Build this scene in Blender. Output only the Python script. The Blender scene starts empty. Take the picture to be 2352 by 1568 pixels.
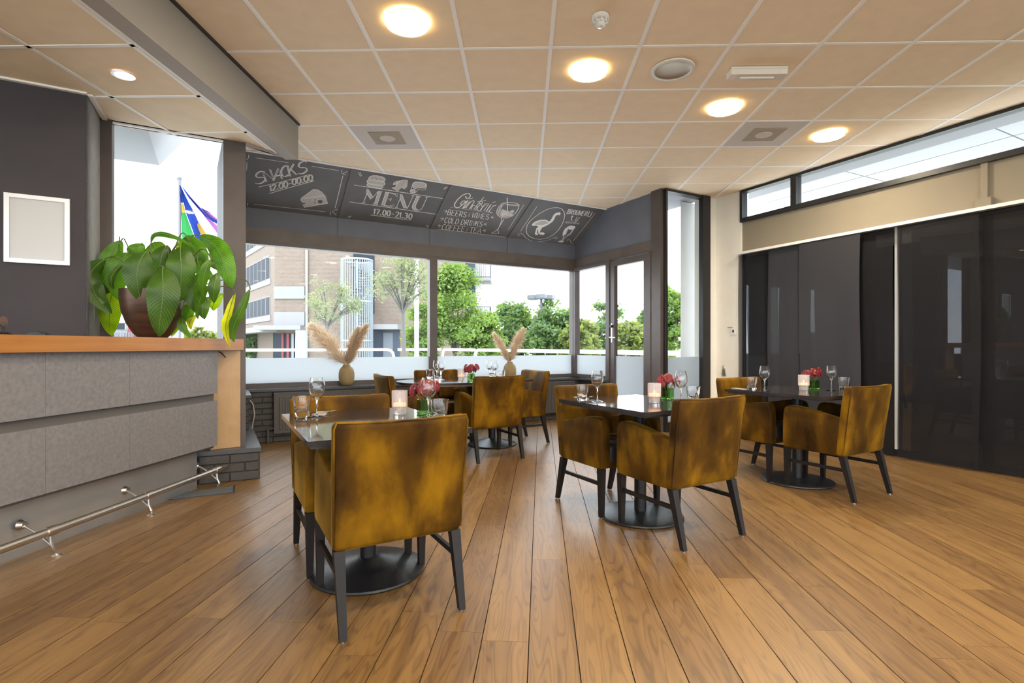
import bpy, bmesh, math, random
from mathutils import Vector, Matrix
random.seed(7)
SC = bpy.context.scene
COL = SC.collection
PI = math.pi

# ---------------------------------------------------------------- camera, world, exposure
F, CX, CY, H = 1202.0, 1176.0, 794.0, 1.10      # focal length / principal point in pixels of the 2352x1568 frame, eye height
cam = bpy.data.cameras.new('camera')
cam.sensor_width = 36.0
cam.lens = F / 2352.0 * 36.0
cam.shift_y = (CY - 784.0) / 2352.0
cam.clip_start = 0.05
cam.clip_end = 500
camo = bpy.data.objects.new('camera', cam)
COL.objects.link(camo)
camo.location = (0, 0, H)
camo.rotation_euler = (PI / 2, 0, 0)
SC.camera = camo
SC.view_settings.view_transform = 'Standard'
SC.view_settings.look = 'None'
SC.view_settings.gamma = 1.0
SC.view_settings.use_curve_mapping = False
SC.view_settings.exposure = 1.65
SKY = 2.0
LAMP = 78.0

world = bpy.data.worlds.new('overcast_sky')
SC.world = world
world.use_nodes = True
wn = world.node_tree
wn.nodes.clear()
w_out = wn.nodes.new('ShaderNodeOutputWorld')
w_bg = wn.nodes.new('ShaderNodeBackground')
w_tc = wn.nodes.new('ShaderNodeTexCoord')
w_map = wn.nodes.new('ShaderNodeMapping')
w_map.inputs['Scale'].default_value = (1.6, 1.6, 4.0)
w_ns = wn.nodes.new('ShaderNodeTexNoise')
w_ns.inputs['Scale'].default_value = 2.2
w_ns.inputs['Detail'].default_value = 5
w_rp = wn.nodes.new('ShaderNodeValToRGB')
w_rp.color_ramp.elements[0].position = 0.36
w_rp.color_ramp.elements[0].color = (0.66, 0.76, 0.86, 1)
w_rp.color_ramp.elements[1].position = 0.62
w_rp.color_ramp.elements[1].color = (0.92, 0.94, 0.95, 1)
wn.links.new(w_tc.outputs['Generated'], w_map.inputs['Vector'])
wn.links.new(w_map.outputs['Vector'], w_ns.inputs['Vector'])
wn.links.new(w_ns.outputs['Fac'], w_rp.inputs['Fac'])
wn.links.new(w_rp.outputs['Color'], w_bg.inputs['Color'])
w_bg.inputs['Strength'].default_value = SKY
wn.links.new(w_bg.outputs['Background'], w_out.inputs['Surface'])

# ---------------------------------------------------------------- helpers: pixels to places
def dirx(px): return (px - CX) / F
def onz(px, py, z):
    d = (z - H) * F / (CY - py)
    return Vector((dirx(px) * d, d, z))
def at(px, py, d):
    return Vector((dirx(px) * d, d, H + (CY - py) / F * d))
def onwall(px, P, D):
    """distance s along the plan line P + s*D that is seen at column px"""
    k = dirx(px)
    return (k * P[1] - P[0]) / (D[0] - k * D[1])

# ---------------------------------------------------------------- helpers: materials
def lin(r, g, b):
    f = lambda c: (c / 255 / 12.92) if c / 255 <= 0.04045 else ((c / 255 + 0.055) / 1.055) ** 2.4
    return (f(r), f(g), f(b), 1.0)
MATS = {}
def base_mat(name):
    m = bpy.data.materials.new(name)
    m.use_nodes = True
    nt = m.node_tree
    b = nt.nodes['Principled BSDF']
    MATS[name] = m
    return m, nt, b
def mat(name, col, rough=0.5, metal=0.0, spec=0.5, var=0.0, vscale=6.0, bump=0.0, bscale=60.0, coat=0.0, emit=None, estr=0.0, sheen=0.0, trans=0.0, ior=1.45, stretch=None):
    m, nt, b = base_mat(name)
    if len(col) == 3: col = (*col, 1)
    b.inputs['Base Color'].default_value = col
    b.inputs['Roughness'].default_value = rough
    b.inputs['Metallic'].default_value = metal
    b.inputs['Specular IOR Level'].default_value = spec
    b.inputs['Coat Weight'].default_value = coat
    b.inputs['Transmission Weight'].default_value = trans
    b.inputs['IOR'].default_value = ior
    b.inputs['Sheen Weight'].default_value = sheen
    if emit:
        b.inputs['Emission Color'].default_value = (*emit, 1)
        b.inputs['Emission Strength'].default_value = estr
    geo = None
    if var or bump:
        geo = nt.nodes.new('ShaderNodeNewGeometry')
        mp = nt.nodes.new('ShaderNodeMapping')
        if stretch: mp.inputs['Scale'].default_value = stretch
        nt.links.new(geo.outputs['Position'], mp.inputs['Vector'])
    if var:
        n = nt.nodes.new('ShaderNodeTexNoise')
        n.inputs['Scale'].default_value = vscale
        n.inputs['Detail'].default_value = 5
        nt.links.new(mp.outputs['Vector'], n.inputs['Vector'])
        mr = nt.nodes.new('ShaderNodeMapRange')
        mr.inputs['From Min'].default_value = 0.3
        mr.inputs['From Max'].default_value = 0.7
        mr.inputs['To Min'].default_value = 1 - var
        mr.inputs['To Max'].default_value = 1 + var
        nt.links.new(n.outputs['Fac'], mr.inputs['Value'])
        mx = nt.nodes.new('ShaderNodeVectorMath')
        mx.operation = 'SCALE'
        mx.inputs[0].default_value = col[:3]
        nt.links.new(mr.outputs['Result'], mx.inputs['Scale'])
        nt.links.new(mx.outputs['Vector'], b.inputs['Base Color'])
    if bump:
        n2 = nt.nodes.new('ShaderNodeTexNoise')
        n2.inputs['Scale'].default_value = bscale
        n2.inputs['Detail'].default_value = 3
        nt.links.new(mp.outputs['Vector'], n2.inputs['Vector'])
        bp = nt.nodes.new('ShaderNodeBump')
        bp.inputs['Strength'].default_value = bump
        bp.inputs['Distance'].default_value = 0.01
        nt.links.new(n2.outputs['Fac'], bp.inputs['Height'])
        nt.links.new(bp.outputs['Normal'], b.inputs['Normal'])
    return m

def wood_mat(name, c_dark, c_light, ang, rough=0.35, spec=0.5, along=1.2, across=14.0, grain=1.0, perobj=True):
    """planed timber: stretched noise grain along direction ang (plan), tone varies per piece"""
    m, nt, b = base_mat(name)
    L = nt.links.new
    geo = nt.nodes.new('ShaderNodeNewGeometry')
    info = nt.nodes.new('ShaderNodeObjectInfo')
    off = nt.nodes.new('ShaderNodeVectorMath'); off.operation = 'SCALE'
    off.inputs[0].default_value = (17.0, 31.0, 7.0)
    L(info.outputs['Random'], off.inputs['Scale'])
    rot = nt.nodes.new('ShaderNodeVectorRotate'); rot.rotation_type = 'Z_AXIS'
    rot.inputs['Angle'].default_value = -ang
    L(geo.outputs['Position'], rot.inputs['Vector'])
    add = nt.nodes.new('ShaderNodeVectorMath'); add.operation = 'ADD'
    L(rot.outputs['Vector'], add.inputs[0])
    if perobj: L(off.outputs['Vector'], add.inputs[1])
    mp = nt.nodes.new('ShaderNodeMapping')
    mp.inputs['Scale'].default_value = (across, along, across)
    L(add.outputs['Vector'], mp.inputs['Vector'])
    n1 = nt.nodes.new('ShaderNodeTexNoise'); n1.inputs['Scale'].default_value = 1.0; n1.inputs['Detail'].default_value = 6; n1.inputs['Distortion'].default_value = 0.6
    L(mp.outputs['Vector'], n1.inputs['Vector'])
    # cathedral grain: contour lines of a broad smooth noise
    mp2 = nt.nodes.new('ShaderNodeMapping'); mp2.inputs['Scale'].default_value = (across * 0.42, along * 0.9, 1)
    L(add.outputs['Vector'], mp2.inputs['Vector'])
    n2 = nt.nodes.new('ShaderNodeTexNoise'); n2.inputs['Scale'].default_value = 1.0; n2.inputs['Detail'].default_value = 2.0; n2.inputs['Roughness'].default_value = 0.45
    L(mp2.outputs['Vector'], n2.inputs['Vector'])
    mul = nt.nodes.new('ShaderNodeMath'); mul.operation = 'MULTIPLY'; mul.inputs[1].default_value = 95.0
    L(n2.outputs['Fac'], mul.inputs[0])
    sn = nt.nodes.new('ShaderNodeMath'); sn.operation = 'SINE'
    L(mul.outputs[0], sn.inputs[0])
    mr = nt.nodes.new('ShaderNodeMapRange')
    mr.inputs['From Min'].default_value = 0.2; mr.inputs['From Max'].default_value = 1.0
    mr.inputs['To Min'].default_value = 0.0; mr.inputs['To Max'].default_value = 0.30 * grain
    L(sn.outputs[0], mr.inputs['Value'])
    sub = nt.nodes.new('ShaderNodeMath'); sub.operation = 'SUBTRACT'
    L(n1.outputs['Fac'], sub.inputs[0]); L(mr.outputs['Result'], sub.inputs[1])
    tone = nt.nodes.new('ShaderNodeMapRange')
    tone.inputs['To Min'].default_value = -0.16; tone.inputs['To Max'].default_value = 0.16
    L(info.outputs['Random'], tone.inputs['Value'])
    ad2 = nt.nodes.new('ShaderNodeMath'); ad2.operation = 'ADD'
    L(sub.outputs[0], ad2.inputs[0])
    if perobj: L(tone.outputs['Result'], ad2.inputs[1])
    else: ad2.inputs[1].default_value = 0
    rp = nt.nodes.new('ShaderNodeValToRGB')
    rp.color_ramp.elements[0].position = 0.12; rp.color_ramp.elements[0].color = (*c_dark, 1)
    rp.color_ramp.elements[1].position = 0.68; rp.color_ramp.elements[1].color = (*c_light, 1)
    L(ad2.outputs[0], rp.inputs['Fac'])
    L(rp.outputs['Color'], b.inputs['Base Color'])
    b.inputs['Roughness'].default_value = rough
    b.inputs['Specular IOR Level'].default_value = spec
    bp = nt.nodes.new('ShaderNodeBump'); bp.inputs['Strength'].default_value = 0.0
    nt.nodes.remove(bp)
    return m

def velvet_mat():
    m, nt, b = base_mat('velvet')
    L = nt.links.new
    tc = nt.nodes.new('ShaderNodeTexCoord')
    info = nt.nodes.new('ShaderNodeObjectInfo')
    off = nt.nodes.new('ShaderNodeVectorMath'); off.operation = 'SCALE'; off.inputs[0].default_value = (9, 13, 5)
    L(info.outputs['Random'], off.inputs['Scale'])
    add = nt.nodes.new('ShaderNodeVectorMath'); add.operation = 'ADD'
    L(tc.outputs['Object'], add.inputs[0]); L(off.outputs['Vector'], add.inputs[1])
    mp = nt.nodes.new('ShaderNodeMapping'); mp.inputs['Scale'].default_value = (5.0, 5.0, 2.6)
    L(add.outputs['Vector'], mp.inputs['Vector'])
    n = nt.nodes.new('ShaderNodeTexNoise'); n.inputs['Scale'].default_value = 1.0; n.inputs['Detail'].default_value = 7; n.inputs['Roughness'].default_value = 0.52; n.inputs['Distortion'].default_value = 0.15
    L(mp.outputs['Vector'], n.inputs['Vector'])
    rp = nt.nodes.new('ShaderNodeValToRGB')
    e = rp.color_ramp.elements
    e[0].position = 0.32; e[0].color = (0.017, 0.0060, 0.0003, 1)
    e[1].position = 0.68; e[1].color = (0.205, 0.098, 0.002, 1)
    k = e.new(0.5); k.color = (0.068, 0.029, 0.001, 1)
    L(n.outputs['Fac'], rp.inputs['Fac'])
    L(rp.outputs['Color'], b.inputs['Base Color'])
    b.inputs['Roughness'].default_value = 0.62
    b.inputs['Specular IOR Level'].default_value = 0.12
    b.inputs['Sheen Weight'].default_value = 0.22
    b.inputs['Sheen Roughness'].default_value = 0.35
    b.inputs['Sheen Tint'].default_value = (1.0, 0.62, 0.12, 1)
    n2 = nt.nodes.new('ShaderNodeTexNoise'); n2.inputs['Scale'].default_value = 320
    L(tc.outputs['Object'], n2.inputs['Vector'])
    bp = nt.nodes.new('ShaderNodeBump'); bp.inputs['Strength'].default_value = 0.08; bp.inputs['Distance'].default_value = 0.003
    L(n2.outputs['Fac'], bp.inputs['Height']); L(bp.outputs['Normal'], b.inputs['Normal'])
    return m

def patch_mat(name, c1, c2, scale, lo, hi, rough):
    """two-tone patches (cow hide, brick tone, ...)"""
    m, nt, b = base_mat(name)
    tc = nt.nodes.new('ShaderNodeTexCoord')
    n = nt.nodes.new('ShaderNodeTexNoise'); n.inputs['Scale'].default_value = scale; n.inputs['Detail'].default_value = 4
    nt.links.new(tc.outputs['Object'], n.inputs['Vector'])
    rp = nt.nodes.new('ShaderNodeValToRGB')
    rp.color_ramp.elements[0].position = lo; rp.color_ramp.elements[0].color = (*c1[:3], 1)
    rp.color_ramp.elements[1].position = hi; rp.color_ramp.elements[1].color = (*c2[:3], 1)
    nt.links.new(n.outputs['Fac'], rp.inputs['Fac'])
    nt.links.new(rp.outputs['Color'], b.inputs['Base Color'])
    b.inputs['Roughness'].default_value = rough
    return m

def pane_mat(name, tint, refl, rough=0.0):
    """thin clear pane: passes light straight, mirrors a little more at grazing angles"""
    m, nt, b = base_mat(name)
    nt.nodes.remove(b)
    out = nt.nodes['Material Output']
    tr = nt.nodes.new('ShaderNodeBsdfTransparent'); tr.inputs['Color'].default_value = (*tint, 1)
    gl = nt.nodes.new('ShaderNodeBsdfGlossy'); gl.inputs['Roughness'].default_value = rough
    lw = nt.nodes.new('ShaderNodeLayerWeight'); lw.inputs['Blend'].default_value = 0.5
    p5 = nt.nodes.new('ShaderNodeMath'); p5.operation = 'POWER'; p5.inputs[1].default_value = 5.0
    mu = nt.nodes.new('ShaderNodeMath'); mu.operation = 'MULTIPLY_ADD'; mu.inputs[1].default_value = 0.96 * min(1, refl); mu.inputs[2].default_value = 0.04 * refl
    mx = nt.nodes.new('ShaderNodeMixShader')
    nt.links.new(lw.outputs['Facing'], p5.inputs[0])
    nt.links.new(p5.outputs[0], mu.inputs[0])
    nt.links.new(mu.outputs[0], mx.inputs['Fac'])
    nt.links.new(tr.outputs[0], mx.inputs[1]); nt.links.new(gl.outputs[0], mx.inputs[2])
    nt.links.new(mx.outputs[0], out.inputs['Surface'])
    return m
def film_mat(name, col, through):
    m, nt, b = base_mat(name)
    nt.nodes.remove(b)
    out = nt.nodes['Material Output']
    tl = nt.nodes.new('ShaderNodeBsdfTranslucent'); tl.inputs['Color'].default_value = (*col, 1)
    df = nt.nodes.new('ShaderNodeBsdfDiffuse'); df.inputs['Color'].default_value = (*col, 1)
    mx = nt.nodes.new('ShaderNodeMixShader'); mx.inputs['Fac'].default_value = through
    nt.links.new(df.outputs[0], mx.inputs[1]); nt.links.new(tl.outputs[0], mx.inputs[2])
    nt.links.new(mx.outputs[0], out.inputs['Surface'])
    return m
def mesh_cloth_mat(name, col, holes):
    """loosely woven dark screen cloth: a share of the light passes between the threads"""
    m, nt, b = base_mat(name)
    out = nt.nodes['Material Output']
    b.inputs['Base Color'].default_value = (*col, 1)
    b.inputs['Roughness'].default_value = 0.65
    b.inputs['Specular IOR Level'].default_value = 0.15
    b.inputs['Sheen Weight'].default_value = 0.05
    tr = nt.nodes.new('ShaderNodeBsdfTransparent')
    mx = nt.nodes.new('ShaderNodeMixShader'); mx.inputs['Fac'].default_value = holes
    nt.links.new(b.outputs[0], mx.inputs[1]); nt.links.new(tr.outputs[0], mx.inputs[2])
    nt.links.new(mx.outputs[0], out.inputs['Surface'])
    return m
def leaf_mat(name, col, through=0.35, vein=None, ribs=False):
    m, nt, b = base_mat(name)
    out = nt.nodes['Material Output']
    b.inputs['Roughness'].default_value = 0.38
    tl = nt.nodes.new('ShaderNodeBsdfTranslucent')
    geo = nt.nodes.new('ShaderNodeNewGeometry')
    n = nt.nodes.new('ShaderNodeTexNoise'); n.inputs['Scale'].default_value = vein or 3.0
    nt.links.new(geo.outputs['Position'], n.inputs['Vector'])
    rp = nt.nodes.new('ShaderNodeValToRGB')
    rp.color_ramp.elements[0].position = 0.3; rp.color_ramp.elements[0].color = (col[0] * 0.65, col[1] * 0.7, col[2] * 0.7, 1)
    rp.color_ramp.elements[1].position = 0.7; rp.color_ramp.elements[1].color = (col[0] * 1.25, col[1] * 1.2, col[2] * 1.1, 1)
    nt.links.new(n.outputs['Fac'], rp.inputs['Fac'])
    colr = rp.outputs['Color']
    if ribs:
        # side veins running from the midrib towards the tip
        uv = nt.nodes.new('ShaderNodeUVMap'); uv.uv_map = 'blade'
        sx_ = nt.nodes.new('ShaderNodeSeparateXYZ'); nt.links.new(uv.outputs[0], sx_.inputs[0])
        ab = nt.nodes.new('ShaderNodeMath'); ab.operation = 'ABSOLUTE'; nt.links.new(sx_.outputs['X'], ab.inputs[0])
        ma = nt.nodes.new('ShaderNodeMath'); ma.operation = 'MULTIPLY_ADD'; ma.inputs[1].default_value = -0.16; nt.links.new(ab.outputs[0], ma.inputs[0]); nt.links.new(sx_.outputs['Y'], ma.inputs[2])
        mm = nt.nodes.new('ShaderNodeMath'); mm.operation = 'MULTIPLY'; mm.inputs[1].default_value = 150.0; nt.links.new(ma.outputs[0], mm.inputs[0])
        sn = nt.nodes.new('ShaderNodeMath'); sn.operation = 'SINE'; nt.links.new(mm.outputs[0], sn.inputs[0])
        mr = nt.nodes.new('ShaderNodeMapRange'); mr.inputs['From Min'].default_value = -1; mr.inputs['To Min'].default_value = 0.72; mr.inputs['To Max'].default_value = 1.22; nt.links.new(sn.outputs[0], mr.inputs['Value'])
        vs_ = nt.nodes.new('ShaderNodeVectorMath'); vs_.operation = 'SCALE'; nt.links.new(colr, vs_.inputs[0]); nt.links.new(mr.outputs['Result'], vs_.inputs['Scale'])
        colr = vs_.outputs['Vector']
    nt.links.new(colr, b.inputs['Base Color'])
    sc = nt.nodes.new('ShaderNodeVectorMath'); sc.operation = 'MULTIPLY'; sc.inputs[1].default_value = (1.9, 1.75, 0.6)
    nt.links.new(colr, sc.inputs[0]); nt.links.new(sc.outputs['Vector'], tl.inputs['Color'])
    mx = nt.nodes.new('ShaderNodeMixShader'); mx.inputs['Fac'].default_value = through
    nt.links.new(b.outputs[0], mx.inputs[1]); nt.links.new(tl.outputs[0], mx.inputs[2])
    nt.links.new(mx.outputs[0], out.inputs['Surface'])
    return m
def brickwall_mat(name, c1, c2, mortar, sx, sz, ang=0.0):
    m, nt, b = base_mat(name)
    geo = nt.nodes.new('ShaderNodeNewGeometry')
    rot = nt.nodes.new('ShaderNodeVectorRotate'); rot.rotation_type = 'Z_AXIS'; rot.inputs['Angle'].default_value = -ang
    nt.links.new(geo.outputs['Position'], rot.inputs['Vector'])
    sp = nt.nodes.new('ShaderNodeSeparateXYZ'); cb = nt.nodes.new('ShaderNodeCombineXYZ')
    nt.links.new(rot.outputs['Vector'], sp.inputs[0])
    nt.links.new(sp.outputs['X'], cb.inputs['X']); nt.links.new(sp.outputs['Z'], cb.inputs['Y'])
    bk = nt.nodes.new('ShaderNodeTexBrick')
    bk.inputs['Color1'].default_value = (*c1, 1); bk.inputs['Color2'].default_value = (*c2, 1); bk.inputs['Mortar'].default_value = (*mortar, 1)
    bk.inputs['Scale'].default_value = 1.0; bk.inputs['Brick Width'].default_value = sx; bk.inputs['Row Height'].default_value = sz; bk.inputs['Mortar Size'].default_value = 0.012
    nt.links.new(cb.outputs[0], bk.inputs['Vector'])
    nt.links.new(bk.outputs['Color'], b.inputs['Base Color'])
    b.inputs['Roughness'].default_value = 0.9
    return m

PLANK_ANG = -0.0549
wood_mat('oak_floor', (0.104, 0.050, 0.015), (0.222, 0.122, 0.039), PLANK_ANG, rough=0.38, spec=1.0, across=24.0, grain=0.85)
wood_mat('counter_wood', (0.235, 0.085, 0.013), (0.40, 0.172, 0.038), -0.105, rough=0.36, along=0.8, across=22, grain=0.3, perobj=False)
wood_mat('birch_panel', (0.34, 0.205, 0.10), (0.42, 0.27, 0.14), 0, rough=0.4, along=6, across=6, grain=0.25, perobj=False)
velvet_mat()
mat('floor_gap', (0.012, 0.009, 0.007), 0.9)
mat('tile_cream', (0.92, 0.735, 0.535), 0.9, var=0.03, vscale=9)
mat('tile_bar', (0.95, 0.92, 0.90), 0.6)
mat('tile_grey', (0.66, 0.585, 0.53), 0.8)
mat('vent_dark', (0.44, 0.36, 0.28), 0.9, bump=0.4, bscale=220)
mat('beam_paint', (0.26, 0.235, 0.21), 0.7)
mat('beam_under', (0.40, 0.345, 0.31), 0.7)
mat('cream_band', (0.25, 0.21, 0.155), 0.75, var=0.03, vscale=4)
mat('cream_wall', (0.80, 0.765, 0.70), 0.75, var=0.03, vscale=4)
mat('concrete_grey', (0.34, 0.34, 0.35), 0.8, var=0.08, vscale=14, bump=0.15, bscale=90)
mat('dark_wall', (0.044, 0.036, 0.041), 0.65, var=0.10, vscale=3)
mat('board_black', (0.140, 0.132, 0.132), 0.55, var=0.12, vscale=3)
mat('panel_slate', (0.130, 0.135, 0.162), 0.55, var=0.08, vscale=3)
mat('frame_brown', (0.085, 0.066, 0.062), 0.38, var=0.12, vscale=5)
mat('frame_black', (0.018, 0.016, 0.017), 0.4)
mat('header_brown', (0.105, 0.082, 0.070), 0.4, var=0.2, vscale=4)
mat('brick_paint', (0.047, 0.042, 0.039), 0.5, var=0.10, vscale=9, bump=0.25, bscale=60)
mat('mortar_paint', (0.044, 0.040, 0.037), 0.6)
mat('slate_sill', (0.060, 0.062, 0.070), 0.28, var=0.12, vscale=7)
mat('radiator_paint', (0.07, 0.063, 0.058), 0.45)
mat('chalk', (0.88, 0.83, 0.79), 0.95, var=0.18, vscale=120)
mat('chalk_soft', (0.56, 0.52, 0.50), 0.95, var=0.30, vscale=160)
mat('stone_laminate', (0.165, 0.158, 0.166), 0.55, var=0.15, vscale=48, bump=0.04)
mat('groove_grey', (0.095, 0.085, 0.082), 0.5)
mat('brushed_steel', (0.56, 0.52, 0.48), 0.30, metal=1.0)
mat('kick_steel', (0.50, 0.52, 0.55), 0.36, metal=0.8, var=0.06, vscale=5)
mat('grille_metal', (0.05, 0.052, 0.055), 0.5, metal=0.3)
mat('grille_slat', (0.16, 0.165, 0.17), 0.45, metal=0.5)
mat('pot_brown', (0.085, 0.042, 0.026), 0.33, metal=0.35, var=0.30, vscale=5, stretch=(1, 1, 6))
mat('soil', (0.03, 0.02, 0.013), 0.95)
leaf_mat('leaf_green', (0.085, 0.225, 0.012), 0.45, 9, True)
leaf_mat('leaf_lime', (0.23, 0.38, 0.008), 0.55, 9, True)
leaf_mat('leaf_deep', (0.058, 0.135, 0.014), 0.32, 9, True)
leaf_mat('leaf_yellow', (0.45, 0.45, 0.012), 0.5, 9, True)
mat('leaf_vein', (0.14, 0.24, 0.05), 0.5)
mat('stem_green', (0.11, 0.13, 0.04), 0.5)
mat('stem_brown', (0.10, 0.06, 0.035), 0.6)
mat('white_plastic', (0.75, 0.73, 0.70), 0.4)
mat('aluminium', (0.72, 0.71, 0.70), 0.35, metal=0.6)
mat('poster_white', (0.56, 0.56, 0.57), 0.25)
mat('black_plastic', (0.014, 0.013, 0.014), 0.4)
mat('leg_black', (0.012, 0.010, 0.010), 0.45, spec=0.3, var=0.15, vscale=30)
mat('iron_black', (0.013, 0.013, 0.015), 0.33, bump=0.12, bscale=160)
mat('table_top', (0.030, 0.026, 0.027), 0.07, var=0.35, vscale=180, spec=0.75)
mat('table_edge', (0.045, 0.04, 0.04), 0.3)
mat('oak_edge', (0.30, 0.19, 0.09), 0.5)
patch_mat('cow_hide', (0.012, 0.011, 0.012), (0.20, 0.16, 0.13), 7, 0.52, 0.60, 0.6)
mat('chrome', (0.75, 0.75, 0.75), 0.12, metal=1.0)
m_, nt_, b_ = base_mat('clear_glass')
b_.inputs['Base Color'].default_value = (0.985, 0.99, 0.99, 1); b_.inputs['Roughness'].default_value = 0.0; b_.inputs['Transmission Weight'].default_value = 1.0; b_.inputs['IOR'].default_value = 1.45
pane_mat('thin_glass', (0.97, 0.98, 0.98), 2.2)
m_, nt_, b_ = base_mat('smoke_glass')
b_.inputs['Base Color'].default_value = (0.62, 0.58, 0.60, 1); b_.inputs['Roughness'].default_value = 0.08; b_.inputs['Alpha'].default_value = 0.42
pane_mat('window_glass', (0.97, 0.985, 0.99), 0.07)
pane_mat('green_pane', (0.72, 0.88, 0.62), 1.5)
mat('green_glass', (0.22, 0.55, 0.12), 0.02, trans=0.85)
film_mat('frosted_film', (0.56, 0.575, 0.585), 0.82)
mat('dark_pane', (0.27, 0.28, 0.30), 0.012, metal=1.0)
mesh_cloth_mat('screen_cloth', (0.012, 0.011, 0.013), 0.32)
mesh_cloth_mat('screen_cloth_double', (0.034, 0.033, 0.038), 0.05)
mat('petal_red', (0.15, 0.0055, 0.010), 0.5, var=0.3, vscale=40)
mat('petal_lip', (0.28, 0.03, 0.02), 0.5)
mat('wax', (0.85, 0.55, 0.35), 0.5, emit=(1.0, 0.42, 0.16), estr=0.7)
mat('flame', (1, 0.6, 0.2), 0.5, emit=(1.0, 0.5, 0.18), estr=3)
mat('vase_ochre', (0.27, 0.19, 0.085), 0.55, var=0.10, vscale=9, stretch=(1, 1, 8))
film_mat('pampas', (0.80, 0.66, 0.50), 0.4)
mat('pampas_core', (0.50, 0.34, 0.19), 0.9)
mat('linen', (0.30, 0.28, 0.26), 0.8)
mat('lamp_glass', (1, 0.9, 0.7), 0.4, emit=(1.0, 0.875, 0.67), estr=LAMP)
mat('lamp_rim', (0.85, 0.72, 0.35), 0.3, emit=(1.0, 0.74, 0.26), estr=1.6)
mat('spot_bulb', (1, 0.8, 0.5), 0.4, emit=(1.0, 0.72, 0.35), estr=4)
mat('reflector', (0.40, 0.32, 0.24), 0.3, metal=0.6)
mat('acrylic', (0.78, 0.72, 0.64), 0.25, spec=0.6)
mat('white_paint', (0.80, 0.80, 0.80), 0.5)
mat('soffit_white', (0.50, 0.50, 0.51), 0.7)
mat('soffit_grey', (0.34, 0.34, 0.35), 0.8)
mat('concrete_white', (0.66, 0.67, 0.68), 0.8, var=0.05, vscale=3)
mat('terrace', (0.72, 0.72, 0.72), 0.9, var=0.1, vscale=2)
mat('ground', (0.46, 0.48, 0.40), 0.95, var=0.2, vscale=0.4)
brickwall_mat('far_brick', (0.175, 0.128, 0.100), (0.21, 0.158, 0.127), (0.23, 0.19, 0.165), 0.24, 0.09)
brickwall_mat('far_brick_side', (0.175, 0.128, 0.100), (0.21, 0.158, 0.127), (0.23, 0.19, 0.165), 0.24, 0.09, math.radians(128))
mat('band_white', (0.27, 0.262, 0.27), 0.8)
mat('far_glass', (0.035, 0.042, 0.055), 0.6, spec=0.1)
mat('far_dark', (0.045, 0.06, 0.09), 0.4)
mat('far_red', (0.25, 0.055, 0.06), 0.8)
mat('far_grey', (0.17, 0.19, 0.23), 0.5)
mat('steel_blue', (0.30, 0.345, 0.40), 0.4)
mat('lamp_post', (0.15, 0.155, 0.18), 0.4)
mat('balcony_dark', (0.06, 0.08, 0.11), 0.5)
mat('bark', (0.12, 0.10, 0.085), 0.9)
mat('bark_olive', (0.13, 0.125, 0.115), 0.9)
leaf_mat('tree_green', (0.165, 0.255, 0.080), 0.45, 1.2)
leaf_mat('tree_deep', (0.135, 0.215, 0.105), 0.45, 1.0)
leaf_mat('tree_yellow', (0.19, 0.235, 0.085), 0.45, 1.2)
leaf_mat('tree_olive', (0.19, 0.225, 0.165), 0.35, 2.0)
for nm, c in (('flag_blue', (0.025, 0.05, 0.26)), ('flag_green', (0.04, 0.24, 0.07)), ('flag_gold', (0.38, 0.24, 0.05)), ('flag_pink', (0.34, 0.14, 0.36))):
    film_mat(nm, c, 0.5)

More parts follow.
